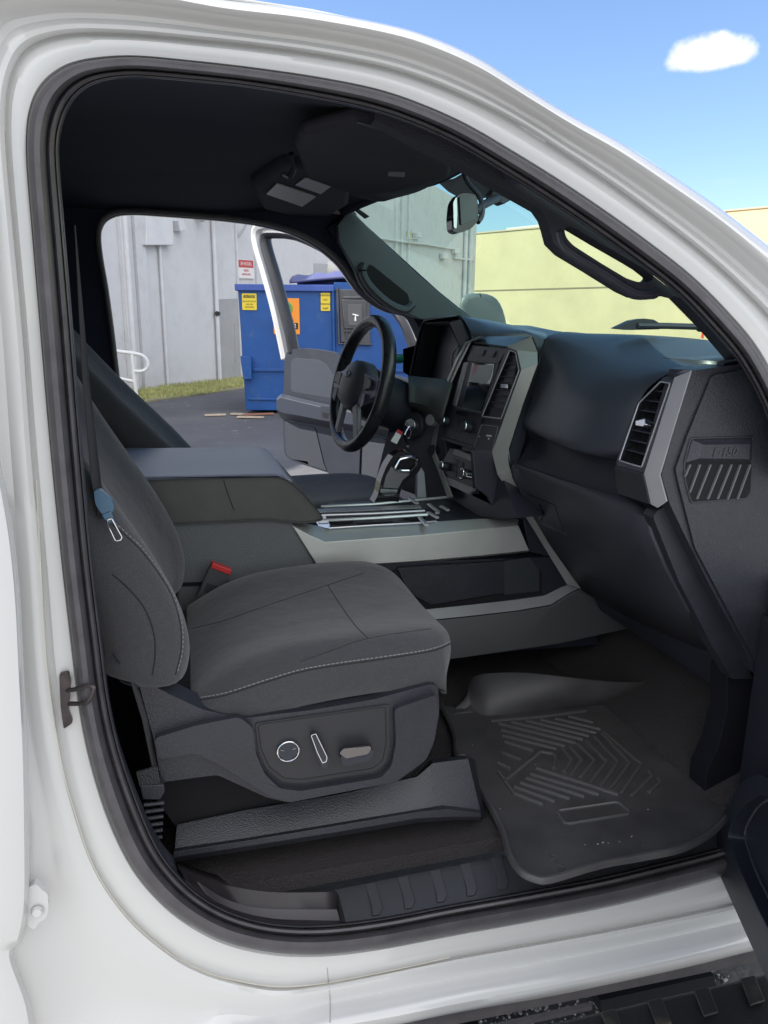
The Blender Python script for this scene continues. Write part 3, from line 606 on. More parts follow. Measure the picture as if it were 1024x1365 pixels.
# inner dark cheek between leg and pad
G().grid([[q(*p, lo3[k].y+.003) for k, p in enumerate(leg_o[:6])], Q([(727, 452), (722, 470), (718, 495), (707, 540), (700, 585), (690, 618)], .64)]).build('stack_cheek', M['dashpad'], dash)
G().tube([p+Vector((.003, -.0005, 0)) for p in crs(lo3, 4)], .0018, 6).build('stack_seam', M['dark'], dash)
G().tube(crs(Q([(727, 452), (722, 470), (718, 497), (709, 532)], .618), 4), .002, 6).build('pad_seam', M['dark'], dash)
# far silver rail
fl = [(646, 449), (628, 456), (616, 480), (600, 515), (588, 553), (580, 600), (596, 640), (604, 662)]
fo2 = [(640, 448), (620, 456), (607, 480), (592, 515), (582, 553), (573, 600), (588, 640), (596, 662)]
G().grid([S(fo2, -.012), S(fo2, .004), S([(a+3, b) for a, b in fo2], .006), S([((a+c)/2, (b+d)/2) for (a, b), (c, d) in zip(fl, fo2)], .002), S(fl, .004), S(fl, -.02)]).build('stack_far_trim', M['silver'], dash)
G().prism(S([(585, 545), (614, 463), (619, 458), (605, 500), (592, 548)], -.004), -NS*.02).build('far_air_vent', M['dark'], dash, bevel=.001)
for k in range(6):
    a = (588+k*4.6, 538-k*13); G().tube(S([a, (a[0]+7, a[1]-1)], -.003), .0012, 5).build('far_vent_slat', M['plastic'], dash)
G().tube(S([(584, 546), (600, 500), (613, 463)], -.001), .0015, 6).build('far_vent_ring', M['chrome'], dash)
# upper button panel
up_ = G().prism(S([(629, 460), (676, 465), (664, 485), (622, 481)], -.002), -NS*.02).build('button_panel', M['plastic'], stack, bevel=.001)
for l in ([(636, 465), (646, 466), (643, 474), (632, 473)], [(650, 467), (661, 468), (657, 476), (647, 475)]):
    G().prism(rnd(S(l, .001), .002), -NS*.006).build('dash_button', M['plastic2'], up_, bevel=.0008)
# screen
scr = G().prism(S([(622, 482), (664, 486), (644, 553), (604, 546)], -.003), -NS*.02).build('screen_bezel', M['plastic2'], stack, bevel=.001)
G().prism(rnd(S([(630, 484), (659, 485), (657, 500), (641, 548), (616, 544)], -.0015), .002), -NS*.003).build('display_screen', M['screen'], scr)
G().prism(S([(631, 486), (656.5, 487), (656, 494), (652, 505), (647, 511), (625, 509)], -.0008), -NS*.0005).build('screen_glare_card', mat('screen_painted_glare', (.24, .27, .26), .3), scr, label='painted pale glare over the upper half of the screen')  # pale card paints the glare on the display
G().prism(S([(631, 486), (637, 486.5), (633, 498), (629, 500)], -.0003), -NS*.0004).build('screen_red_line', mat('screen_red', (.4, .07, .07), .3), scr)
G().prism(S([(618, 483), (623, 483), (607, 541), (603, 540)], .001), -NS*.01).build('screen_side_strip', M['silverd'], stack, bevel=.001)
# near stack vent
svf = S([(676, 462), (690, 467), (696, 494), (670, 562), (639, 557)], .003); svo = rnd(S([(680, 467), (688, 470), (692.5, 494), (668.5, 558), (643, 555)], .003), .003)
sv2 = vent(svf, svo, None, 8, -NS, .01, dash, chrome_r=.0016, name='center_air_vent')
su = (S([(668, 558)])[0]-S([(643, 555)])[0]).normalized(); sv3 = (-NS).cross(su).normalized(); sv3 = sv3 if sv3.z > 0 else -sv3
slats(svo, 9, su, sv3, -NS, sv2, M['plastic'])
G().prism(S([(667, 512), (676, 512), (676, 518), (667, 517)], .008), -NS*.008).build('vent_tab', M['chrome'], sv2, bevel=.0015)
# airbag panel
ab = G().prism(rnd(S([(640, 563), (668, 567), (658, 605), (628, 601)], .002), .003), -NS*.02).build('switch_panel', M['plastic2'], dash, bevel=.0015)
G().tube(rnd(S([(642, 566), (664, 569), (656, 602), (631, 599)], .003), .003), .0008, 5, closed=True).build('switch_panel_ring', M['silverd'], ab)
tU = (S([(660, 582)])[0]-S([(640, 580)])[0]).normalized(); tV = -tU.cross(NS).normalized() if False else (S([(648, 570)])[0]-S([(644, 590)])[0]).normalized()
tV = (tV-tU*tV.dot(tU)).normalized()
if tU.cross(tV).dot(NS) < 0: pass
G().text('PASS AIR BAG', S([(652, 581)], .0035)[0], tU, tV, .0052, .0003).text('OFF', S([(651.5, 585)], .0035)[0], tU, tV, .0052, .0003).build('switch_lettering', M['text'], ab)
G().disc(S([(639.5, 582)], .003)[0], NS, .0018, .0006, 10).build('switch_dot', M['text'], ab)
# radio
rad = G().prism(S([(606, 541), (643, 549), (630, 596), (590, 583), (590, 560)], .002), -NS*.03).build('radio_panel', M['plastic2'], dash, bevel=.002)
G().prism(S([(607, 542), (642, 549), (640, 553), (604, 546)], .010), -NS*.012).build('radio_ledge', M['plastic'], rad, bevel=.002)
G().prism(S([(609, 547), (624, 550), (622, 556), (607, 552)], .0035), -NS*.004).build('disc_slot', M['dark'], rad)
def knob(px, py, r, h, par, off=.002, m='plastic2', ring=True, name='knob'):
    c = S([(px, py)], off)[0]
    k = G().disc(c, NS, r, h, 28, r*.9).build(name, M[m], par, bevel=.001)
    if ring: G().tube([c+NS*(h*.9)+(tU*math.cos(a)+tV*math.sin(a))*r*.95 for a in [2*math.pi*i/28 for i in range(28)]], .0013, 6, closed=True).build('knob_ring', M['chrome'], k)
    G().disc(c+NS*h, NS, r*.8, .001, 24).build('knob_face', M['plastic'], k)
    return k
knob(597, 562, .013, .018, rad); knob(627, 570, .015, .020, rad)
for i in range(3):
    for j in range(2):
        G().prism(rnd(S([(603+i*5+j*-2, 558+i*1.2+j*8.5), (607.4+i*5-j*2, 559+i*1.2+j*8.5), (605.6+i*5-j*2, 566+i*1.2+j*8.5), (601.2+i*5-j*2, 565+i*1.2+j*8.5)], .005), .0008), -NS*.004).build('radio_button', M['plastic'], rad, bevel=.0004)
G().prism(S([(588, 581), (630, 594), (629, 599), (587, 586)], .008), -NS*.02).build('stack_ledge', M['plastic'], dash, bevel=.002)
# climate
cl = G().prism(S([(600, 597), (634, 609), (629, 658), (590, 642), (590, 615)], .0), -NS*.05).build('climate_panel', M['plastic2'], dash, bevel=.002)
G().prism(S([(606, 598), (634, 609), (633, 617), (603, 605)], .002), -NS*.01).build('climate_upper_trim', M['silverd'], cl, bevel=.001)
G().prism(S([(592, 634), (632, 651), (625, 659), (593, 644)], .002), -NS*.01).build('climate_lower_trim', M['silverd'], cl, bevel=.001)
knob(596, 622, .013, .02, cl); knob(622, 632, .014, .016, cl)
c = S([(628, 634)], .018)[0]; G().disc(c, NS, .009, .016, 20, .007).build('four_wheel_drive_knob', M['chrome'], cl, bevel=.001)
for i in range(2):
    for j in range(3): G().prism(rnd(S([(604+i*7-j*.8, 611+i*3+j*8), (610+i*7-j*.8, 613.5+i*3+j*8), (609+i*7-j*.8, 620.5+i*3+j*8), (603+i*7-j*.8, 618+i*3+j*8)], .003), .0008), -NS*.004).build('climate_button', M['plastic'], cl, bevel=.0004)
# column below stack down to console
G().prism(S([(590, 640), (629, 659), (660, 603), (668, 632), (690, 690), (640, 690), (600, 680)], -.02), (.10, 0, 0)).build('stack_lower_column', M['plastic2'], dash, bevel=.004)
G().prism(Q([(629, 601), (657, 603), (665, 631), (690, 670), (735, 743), (706, 736), (698, 693), (663, 687), (650, 662), (634, 650)], .672), (.0, .015, 0)).build('stack_lower_side', M['plastic2'], dash, bevel=.003)
# ---- instrument cluster
hood = G().grid([crs(Q3(r), 4) for r in (
  [(545, 505, 1.47), (552, 470, 1.47), (560, 438, 1.47), (566, 428, 1.45), (585, 424.5, 1.30), (603, 422.5, 1.13), (612, 424, 1.10), (625, 452, 1.04), (618, 470, 1.04)],
  [(548, 505, 1.49), (554, 470, 1.50), (562, 436, 1.50), (568, 425.5, 1.47), (588, 423, 1.32), (606, 421, 1.12), (616, 423, 1.07), (631, 450, 1.0), (628, 470, 1.0)],
  [(556, 505, 1.52), (562, 470, 1.53), (570, 438, 1.53), (580, 425, 1.5), (606, 423, 1.34), (634, 425, 1.12), (650, 433, 1.02), (655, 447, .95), (650, 470, .95)],
  [(575, 505, 1.56), (582, 470, 1.56), (590, 440, 1.56), (608, 427, 1.54), (640, 426, 1.36), (672, 432, 1.14), (692, 440, 1.0), (700, 444, .92), (700, 470, .92)],
  [(620, 505, 1.58), (630, 470, 1.58), (640, 445, 1.58), (655, 436, 1.56), (690, 436, 1.38), (718, 441, 1.14), (728, 446, .98), (728, 454, .9), (728, 475, .9)])])
hood.build('instrument_hood', M['dashpad'], dash, solid=.003)
cl_o = rnd(Q3([(550, 505, 1.44), (557, 465, 1.44), (567, 433, 1.44), (597, 430.5, 1.16), (612, 461, 1.09), (600, 506, 1.09)]), .01)
G().grid([cl_o, [p+Vector((.035, 0, -.004)) for p in cl_o], [p+Vector((.07, 0, -.004)) for p in cl_o]], cv=True).build('cluster_shroud', M['dark'], dash)
cl_p = G().prism([p+Vector((.06, 0, -.004)) for p in cl_o], (.005, 0, 0)).build('instrument_cluster', M['plastic2'], dash)
for yy_ in (1.2, 1.35): G().tube([Vector((.0, math.cos(a)*.05, math.sin(a)*.05))+Vector((q(585, 488, yy_).x+.06, yy_, q(585, 486, yy_).z)) for a in [2*math.pi*i/24 for i in range(24)]], .003, 6, closed=True).build('gauge_ring', M['silverd'], cl_p)
G().prism(Q3([(599, 430, 1.12), (603, 427, 1.1), (613, 426, 1.07), (623, 452, 1.02), (614, 464, 1.05)]), (.03, 0, 0)).build('instrument_side_trim', M['plastic'], dash, bevel=.001)
G().tube([q(*p, 1.125) for p in [(546, 505), (567, 432), (598, 430), (613, 462), (600, 505)]][0:0] or Q3([(550, 500, 1.47), (567, 431, 1.45), (598, 429.5, 1.13), (613, 461, 1.07)]), .0025, 6).build('hood_edge', M['dark'], dash)
G().grid([crs(Q3(r), 4) for r in (
  [(544, 502, 1.24), (560, 503, 1.22), (590, 506, 1.09), (603, 512, 1.03)],
  [(545, 520, 1.19), (560, 520, 1.17), (585, 525, 1.06), (598, 530, 1.02)],
  [(545, 535, 1.17), (560, 538, 1.14), (582, 545, 1.05), (592, 550, 1.02)],
  [(548, 546, 1.2), (560, 552, 1.18), (580, 560, 1.08), (588, 568, 1.04)])]).build('steering_surround', mat('surround_grey', (.075, .08, .075), .5, bump=GR), dash, solid=.005)
G().prism(Q3([(500, 640, 1.3), (520, 560, 1.3), (560, 550, 1.2), (590, 560, 1.08), (600, 640, 1.06), (604, 668, 1.04), (575, 668, 1.1)]), (.06, .02, 0)).build('knee_panel', mat('knee_panel_plastic', (.07, .07, .085), .55, bump=GR), dash, bevel=.004)
ig = q(553, 567, 1.16); nI = Vector((-.8, -.55, .1)).normalized()
ign = G().disc(ig, nI, .042, .012, 30, .036).build('ignition_bezel', M['plastic'], dash, bevel=.003)
G().disc(ig+nI*.012, nI, .016, .008, 20).build('ignition_lock', M['chrome'], ign, bevel=.002)
G().disc(q(578, 560, 1.10), nI, .02, .02, 24, .016).build('light_switch_knob', M['silverd'], dash, bevel=.002)
G().disc(q(580, 600, 1.10), nI, .018, .02, 24, .016).build('pedal_switch_knob', M['plastic'], dash, bevel=.002)
G().prism(Q3([(537, 465, 1.5), (558, 459, 1.5), (556, 470, 1.5), (547, 503, 1.5), (537, 496, 1.5)]), (.006, 0, 0)).build('far_dash_vent', M['silverd'], dash, bevel=.003)
# knob beside the far vent, green light painted into its colour
G().disc(q(536, 478, 1.48), (-1, -.2, 0), .016, .03, 16).build('far_vent_knob', mat('painted_teal_glint', (.02, .15, .13), .15), dash, bevel=.003)
# pale plate put in for the bright pillar seen through a gap
G().prism(Q([(557, 615), (566, 630), (569, 664), (556, 664)], 1.03), (0, .02, 0)).build('pale_pillar_patch', mat('pale_pillar_tone', (.4, .41, .45), .5), truck, bevel=.003)
# ---- steering wheel
sw = thing('steering_wheel', '', ''); del sw['label']; del sw['category']; sw.parent = truck
top_, bot_ = q(500, 428, 1.27), q(462, 594, 1.27); cen = (top_+bot_)/2; vz = (top_-bot_).normalized(); rad_ = (top_-bot_).length/2; vy = Vector((-.13, .991, 0)); vn = vy.cross(vz).normalized(); vn = vn if vn.x < 0 else -vn
W = lambda a, b, c=0: cen+vy*(a*rad_)+vz*(b*rad_)+vn*c
G().tube([W(math.cos(t), math.sin(t), .0) for t in [2*math.pi*i/64 for i in range(64)]], (.021, .0185), 16, closed=True, flat=tuple(vn)).build('rim', M['leather'], sw)
hb = [[W(math.cos(t)*r*(1.0), -.04+math.sin(t)*r*(.86), h) for t in [2*math.pi*i/32 for i in range(32)]] for r, h in ((.46, -.02), (.47, .012), (.45, .027), (.38, .040), (.25, .050), (.08, .054), (.01, .054))]
hub = G().grid(hb, cv=True, caps=True).build('airbag_cover', mat('hub_plastic', (.05, .052, .058), .45, bump=GR), sw)
ce = W(0, .12, .0525)
G().ell(ce, (1, 1, 1), 4, 3) 
el = G().grid([[ce+vy*math.cos(t)*.027*k+vz*math.sin(t)*.0115*k+vn*h for t in [2*math.pi*i/28 for i in range(28)]] for k, h in ((1, 0), (.95, .004), (.02, .005))], cv=True, caps=True).build('oval_badge', M['silverd'], hub)
G().grid([[ce+vy*math.cos(t)*.024*k+vz*math.sin(t)*.0095*k+vn*h for t in [2*math.pi*i/28 for i in range(28)]] for k, h in ((1, .004), (.9, .0058), (.02, .006))], cv=True, caps=True).build('badge_centre', mat('badge_blue', (.03, .06, .2), .2), el)
spm = mat('spoke_plastic', (.075, .085, .12), .42)
for sx in (-1, 1):
    G().prism([W(sx*.38, .18, .008), W(sx*.95, .13, .0), W(sx*.97, -.14, .0), W(sx*.40, -.34, .008)], vn*.02).build('spoke', M['silverd'] if False else spm, sw, bevel=.006)
    G().prism(rnd([W(sx*.52, .12, .028), W(sx*.78, .09, .028), W(sx*.80, -.05, .028), W(sx*.54, -.09, .028)], .008), vn*.004).build('spoke_button', M['plastic'], sw, bevel=.002)
    G().prism([W(sx*.55, -.13, .028), W(sx*.70, -.12, .031), W(sx*.70, -.30, .031), W(sx*.58, -.36, .028)], vn*.003).build('spoke_switch', mat('switch_blue_grey', (.09, .10, .16), .35), sw, bevel=.002)
    G().prism([W(sx*.18, -.36, .01), W(sx*.36, -.30, .01), W(sx*.56, -.84, -.004), W(sx*.40, -.92, -.004)], vn*.016).build('lower_spoke', M['silverd'], sw, bevel=.005)
col = G().tube([cen-vn*.02-vz*.02, cen-vn*.09-vz*.035, cen-vn*.20-vz*.05], (.082, .088), 12, flat=(0, 0, 1)).build('steering_column_shroud', M['plastic2'], truck, bevel=0)
G().tube(crs([cen-vn*.08+vy*.07+vz*.03, cen-vn*.07+vy*.14+vz*.06, cen-vn*.05+vy*.20+vz*.07], 4), .008, 8).build('indicator_stalk', M['plastic2'], truck)
# ---- console
con = thing('center_console', '', ''); del con['label']; del con['category']; con.parent = truck
G().prism(Q([(200, 690), (384, 688), (424, 752), (760, 742), (770, 778), (800, 860), (610, 875), (560, 900), (240, 900), (200, 800)], .668), (0, .36, 0)).build('console_body', M['plastic2'], con, bevel=.004)
G().prism(Q([(225, 693), (360, 687), (386, 690), (420, 748), (470, 830), (240, 830)], .652), (0, .02, 0)).build('console_side_panel', mat('console_plastic', (.10, .108, .112), .6, bump=[('vor', 350, .7, .0012)]), con, bevel=.005)
G().prism(Q([(205, 778), (330, 774), (330, 779), (205, 783)], .650), (0, .004, 0)).build('console_seam', M['dark'], con)
# silver trim
r0 = [(386, 693, .70), (412, 699, .70), (437, 704, .70), (500, 700.5, .70), (560, 697, .70), (640, 692, .70), (692, 689, .70)]
r1 = [(389, 700, .655), (412, 712, .655), (432, 721, .655), (500, 716, .655), (560, 712, .655), (640, 704, .655), (690, 699, .655)]
r2 = [(422, 751.5, .643), (428, 752, .643), (440, 752, .643), (500, 751, .643), (560, 747, .643), (640, 740, .643), (705, 733, .643)]
r1b = [(a+1, b+2, .65) for a, b, c in r1]; r3 = [(a, b+2, .67) for a, b, c in r2]
G().grid([Q3(r) for r in (r0, r1, r1b, r2, r3)]).build('console_trim', M['silver'], con, bevel=.002, solid=.003)
# pocket + lower strip
G().prism(Q([(505, 762), (700, 744), (722, 762), (722, 792), (570, 812)], .662), (0, .004, 0)).build('storage_pocket', M['dark'], con)
G().prism(rnd(Q([(530, 757), (672, 748), (672, 790), (575, 806), (545, 790)], .656), .004), (0, .006, 0)).build('pocket_flap', M['plastic'], con, bevel=.003)
G().prism(rnd(Q([(672, 748), (706, 743), (719, 760), (719, 788), (672, 793)], .659), .004), (0, .005, 0)).build('pocket_end', mat('pocket_end_plastic', (.03, .035, .04), .45, bump=GR), con, bevel=.003)
rA = [(560, 813, .665), (620, 807, .665), (690, 799, .665), (725, 794, .665), (750, 782, .665), (765, 777, .665)]
rB = [(570, 827, .645), (620, 822, .645), (690, 814, .645), (735, 806, .645), (760, 790, .645), (775, 783, .645)]
rC = [(590, 880, .63), (620, 876, .63), (690, 866, .63), (745, 858, .63), (800, 846, .63), (850, 835, .63)]
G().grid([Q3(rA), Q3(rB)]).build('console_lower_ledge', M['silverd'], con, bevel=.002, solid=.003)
G().grid([Q3([(a, b+1, .644) for a, b, c in rB]), Q3([(a, b+3, .642) for a, b, c in rB]), Q3(rC)]).build('console_lower_trim', mat('lower_trim_plastic', (.06, .062, .062), .5, bump=GR), con, bevel=.002, solid=.003)
# armrest
arm_prof = [(150, 636), (210, 636), (300, 634), (365, 632), (382, 636), (398, 650), (414, 668), (429, 686), (428, 692), (405, 695), (385, 694), (360, 690), (235, 696), (150, 700)]
zt = q(300, 634, .655).z
ap3 = Q(arm_prof, .66)
arm = G(); rws = []
for y, k, dz in ((.648, .93, 0), (.640, .97, 0), (.640, 1, 0), (.66, 1.0, .0), (1.0, 1, 0), (1.02, .97, 0), (1.02, .9, 0)):
    cc_ = sum(ap3, Vector())/len(ap3); rws.append([Vector((cc_.x+(p.x-cc_.x)*(1-(1-k)*.15), y, cc_.z+(p.z-cc_.z)*k)) for p in rnd(ap3, .02, 3)])
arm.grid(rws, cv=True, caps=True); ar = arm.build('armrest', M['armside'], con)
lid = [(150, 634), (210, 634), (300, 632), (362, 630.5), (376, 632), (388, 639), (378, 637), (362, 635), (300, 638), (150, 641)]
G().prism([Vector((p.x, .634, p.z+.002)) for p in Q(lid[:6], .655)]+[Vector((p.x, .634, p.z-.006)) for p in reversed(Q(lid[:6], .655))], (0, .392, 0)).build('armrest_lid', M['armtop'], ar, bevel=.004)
ab2 = arm.bvh(); sl = surfline(ab2, [(298, 640), (303, 656), (312, 680)], 5, .0003)
if len(sl) > 2: G().tube(sl, .0009, 5).build('armrest_crease', M['dark'], ar)
# cup holder tray
zt = 1.0
TZ = q(437, 704, .70).z+.001
T = lambda l, dz=0: [qz(a, b, TZ+dz) for a, b in l]
G().prism(T([(420, 688), (438, 703), (585, 694), (603, 664), (440, 672)], -.012), (0, 0, .004)).build('cup_holder_tray', mat('tray_plastic', (.05, .05, .055), .45), con)
tray = G().prism(T([(413, 682), (425, 702), (439, 704.5), (440, 699), (432, 684)], .003), (0, 0, -.006)).build('tray_end_trim', M['chrome'], con, bevel=.001)
G().tube(T([(439, 704), (500, 700), (560, 697), (580, 695)], .002), .0022, 8).build('tray_front_rail', M['ring'], con)
G().tube(T([(425, 694), (500, 690.5), (570, 686)], .006), (.0045, .003), 8).build('tray_slide_rail', M['ring'], con)
G().tube(T([(424, 687), (500, 684.5), (566, 681)], .008), (.0035, .003), 8).build('tray_slide_rail', M['ring'], con)
G().tube(T([(428, 675), (500, 672), (604, 662)], .004), (.004, .003), 8).build('tray_back_rail', M['ring'], con)
G().prism(T([(420, 680), (500, 676.5), (560, 674), (562, 678), (500, 681), (424, 684)], .004), (0, 0, .003)).build('tray_cover', M['silverd'], con, bevel=.001)
for l in ([(546, 664), (556, 671)], [(572, 672), (584, 682), (583, 684)], [(560, 690), (569, 700)], [(571, 683), (583, 690)], [(588, 675), (597, 680)]):
    G().tube(T(l, .006), (.003, .006), 8, flat=(0, 0, 1)).build('tray_chrome_strip', M['ring'], con)
for c_, r_ in (((455, 695), .03), ((552, 690), .03)):
    p = T([c_], -.006)[0]; G().disc(p, (0, 0, 1), r_, .001, 28).build('cup_well', M['dark'], con)
G().prism(T([(476, 690), (524, 687.5), (524, 696), (476, 698)], -.005), (0, 0, .004)).build('tray_switch', M['plastic'], con, bevel=.001)
G().prism(T([(583, 690), (604, 662), (650, 672), (692, 688), (640, 692)], -.003), (0, 0, -.02)).build('console_front_pad', M['plastic2'], con)
# shifter
shp_ = [(497, 673), (504, 660), (508, 640), (515, 622), (523, 609), (532, 602.5), (545, 602), (556, 605), (562, 613), (563, 621), (557, 631), (546, 639), (538, 645), (534, 655), (531, 672)]
sh = G().prism(rnd(Q(shp_, .90), .008), (0, .045, 0)).build('gear_lever', M['gloss'], con, bevel=.008)
G().prism(rnd(Q([(511, 650), (515, 634), (522, 622), (530, 628), (547, 631), (537, 640), (531, 651)], .898), .003), (0, .006, 0)).build('lever_face', mat('lever_satin', (.22, .22, .23), .28, metal=.6), sh, bevel=.001)
G().tube(rnd(Q([(526, 625), (533, 612), (546, 609), (556, 611), (555, 619), (547, 628), (534, 628)], .896), .006), .0042, 8, closed=True).build('lever_ring', M['chrome'], sh)
G().prism(rnd(Q([(529, 624), (535, 613), (546, 611), (553, 613), (552, 619), (545, 626)], .897), .004), (0, -.002, 0)).build('lever_button', M['gloss'], sh, bevel=.001)
G().prism(rnd(Q([(508, 652), (530, 653), (530, 657), (526, 660), (514, 661), (507, 657)], .896), .003), (0, .01, 0)).build('lever_collar', M['chrome'], sh, bevel=.002)
# ================= SEATS
def catmull_sections(secs, n): return [list(x) for x in zip(*[crs(list(c), n) for c in zip(*secs)])]
def seat(dx, dy, flip, name, label=None):
    s = thing(name, '', ''); del s['label']; del s['category']; s.parent = truck
    if label: s['label'] = label
    def T2(x, y, z):
        yy = (y-.35)*(-1 if flip else 1)+.35; x += max(0, x-.12)*.45 if flip else 0; return Vector((x+dx-(max(0, z-.98)*.36 if flip else 0), yy+dy, z))
    # cushion: closed sections across y at x stations
    base = [(.115, -.09), (.103, -.06), (.101, -.02), (.106, .0), (.14, .020), (.18, .016), (.23, .006), (.35, .0), (.47, .006), (.52, .014), (.565, .016), (.60, .0), (.615, -.03), (.61, -.08), (.45, -.09), (.25, -.09)]
    st = [(-.004, .852, .96, .3), (.004, .857, .985, .5), (.03, .870, .99, .75), (.08, .894, .995, .95), (.15, .913, 1, 1), (.25, .922, 1, 1), (.34, .924, 1, 1), (.40, .922, .99, 1), (.445, .910, .97, .95), (.464, .885, .93, .8), (.466, .855, .90, .5), (.455, .835, .88, .2)]
    secs = []
    for x, z, wy, hz in st:
        row = []
        for y, h in base:
            yy = .35+(y-.35)*wy; xx = x
            # front corners rounded in plan
            e = abs(y-.35)/.265; xx -= max(0, x-.2)/.24*.05*max(0, e-.55)**1.5*3
            row.append(T2(xx, yy, z+h*hz if h < 0 else z+h*min(1, hz)))
        secs.append(row)
    secs = catmull_sections(secs, 3)
    cg = G().grid(secs, cv=True, caps=True); cush = cg.build('seat_cushion', M['fabric'], s, sub=1)
    # backrest sections along recline
    spine = [(-.04, .905, .93), (-.012, .908, .98), (-.001, .93, 1.0), (.003, .967, 1.0), (-.010, 1.03, 1.0), (-.045, 1.11, .99), (-.09, 1.19, .97), (-.14, 1.28, .94), (-.185, 1.37, .9), (-.22, 1.45, .84), (-.25, 1.50, .74), (-.275, 1.515, .5)]
    bs = [(.10, -.15), (.085, -.10), (.085, -.05), (.10, -.015), (.13, .0), (.165, -.006), (.20, -.03), (.27, -.048), (.35, -.052), (.43, -.048), (.50, -.03), (.535, -.006), (.57, .0), (.60, -.015), (.615, -.05), (.615, -.10), (.60, -.15), (.35, -.16)]
    secs = []
    for i, (x, z, k) in enumerate(spine):
        flat_ = 1 if 1 < i < 8 else .6
        secs.append([T2(x+d*flat_*(1 if z > .9 else .9), .35+(y-.35)*k, z-.35*d*.3) for y, d in bs])
    secs = catmull_sections(secs, 3)
    bg2 = G().grid(secs, cv=True, caps=True); back = bg2.build('backrest', M['fabric'], s, sub=1)
    hr = G(); rows = []
    for z, k in ((1.50, .6), (1.515, .85), (1.55, 1), (1.60, 1.03), (1.65, .95), (1.675, .75), (1.685, .4)):
        rows.append([T2(-.275-.25*(z-1.5)+.05*k*math.copysign(abs(math.cos(a))**.6, math.cos(a)), .35+.125*k*math.copysign(abs(math.sin(a))**.6, math.sin(a)), z) for a in [2*math.pi*i/20 for i in range(20)]])
    hd = G().grid(rows, cv=True, caps=True).build('headrest', M['fabric'], s, sub=1)
    return s, cg, bg2, cush, back
pseat, pc, pb, cush, back = seat(0, 0, False, 'passenger_seat')
dseat, dc, db, dcu, dba = seat(.085, 1.0, True, 'driver_seat')
cb = BVHTree.FromObject if False else pc.bvh(); bb_ = pb.bvh()
bpy.context.view_layer.update()
def objbvh(o):
    dg = bpy.context.evaluated_depsgraph_get(); e = o.evaluated_get(dg); me = e.to_mesh(); mw = o.matrix_world.copy()
    b = BVHTree.FromPolygons([mw @ v.co for v in me.vertices], [tuple(p.vertices) for p in me.polygons]); e.to_mesh_clear(); return b
cb = objbvh(cush); bb_ = objbvh(back)
seam = mat('seam_groove', (.014, .014, .016), .9)
for l in ([(256, 838), (300, 827), (360, 806), (437, 780), (485, 764)], [(437, 780), (455, 808), (475, 835), (491, 851)], [(400, 882), (440, 868), (491, 851), (575, 838)]):
    G().tube(surfline(cb, l, 10, -.0001), (.0007, .0010), 6).build('seat_seam', seam, cush)
stl = [(268, 930), (300, 924), (350, 908), (400, 893), (450, 884), (500, 877), (560, 868), (585, 862), (604, 853)]
stitches(cb, stl, 'cushion_stitching', cush)
G().tube(surfline(cb, [(a, b+3) for a, b in stl], 10, .0002), (.001, .0014), 6).build('cushion_piping_seam', seam, cush)
bst = [(152, 697), (165, 708), (190, 732), (215, 765), (232, 795), (242, 830), (243, 865), (236, 897)]
stitches(bb_, bst, 'backrest_stitching', back)
G().tube(surfline(bb_, [(a-2, b+2) for a, b in bst], 10, .0002), (.001, .0014), 6).build('backrest_edge_seam', seam, back)
G().tube(surfline(bb_, [(150, 765), (172, 785), (192, 810), (204, 840), (207, 870), (203, 900)], 10, .0002), (.001, .0014), 6).build('backrest_side_seam', seam, back)
# seat side trim
sb = G().prism(rnd(Q([(183, 903), (225, 925), (270, 946), (300, 953), (330, 957), (420, 946), (500, 932), (575, 912), (584, 915), (586, 945), (580, 985), (569, 1010), (530, 1042), (385, 1070), (355, 1063), (290, 1033), (215, 1043), (205, 985)], .098), .008), (0, .05, 0))
sbt = sb.build('seat_side_trim', M['plastic'], pseat, bevel=.007, seg=4)
lip = [(206, 978), (262, 961), (318, 950), (336, 964), (340, 998), (352, 1026), (372, 1045), (400, 1048), (505, 1031), (519, 1016), (525, 985), (523, 940), (578, 921), (582, 945), (575, 985), (564, 1008), (525, 1036), (385, 1063), (360, 1056), (300, 1018), (262, 998), (212, 1006)]
G().prism(rnd(Q(lip, .0985), .008), (0, -.014, 0)).build('seat_trim_lip', M['plastic'], sbt, bevel=.007, seg=4)
sp = G().prism(rnd(Q([(340, 963), (518, 938), (519, 990), (514, 1016), (500, 1028), (402, 1043), (376, 1041), (355, 1024), (344, 998)], .0985), .006), (0, -.0035, 0)).build('switch_plate', mat('switch_plate_plastic', (.022, .0225, .026), .5, bump=[('vor', 1000, .25, .0004)]), sbt, bevel=.003)
G().tube(rnd(Q([(344, 966), (514, 942), (515, 990), (510, 1014), (497, 1024), (402, 1039), (378, 1037), (359, 1022), (348, 998)], .0948), .006), .0008, 5, closed=True).build('switch_plate_groove', seam, sp)
c = q(384, 1000, .094); ns = Vector((0, -1, 0))
lk = G().disc(c, ns, .0165, .004, 32, .0155).build('lumbar_switch', M['plastic2'], sp, bevel=.001)
G().tube([c+Vector((math.cos(t)*.0175, -.004, math.sin(t)*.0175)) for t in [2*math.pi*i/40 for i in range(40)]], .0014, 8, closed=True).build('switch_ring', M['chrome'], lk)
for a in (.35, 2.8): G().tube([c+Vector((math.cos(a)*.007, -.0045, math.sin(a)*.007)), c+Vector((math.cos(a)*.014, -.0045, math.sin(a)*.014))], .0005, 5).build('switch_mark', M['silverd'], lk)
rc = G().prism(rnd(Q([(413, 977), (421, 975), (428, 988), (437, 1008), (436, 1016), (429, 1020), (421, 1004)], .093), .003), (0, -.012, 0)).build('recline_switch', M['plastic2'], sp, bevel=.003)
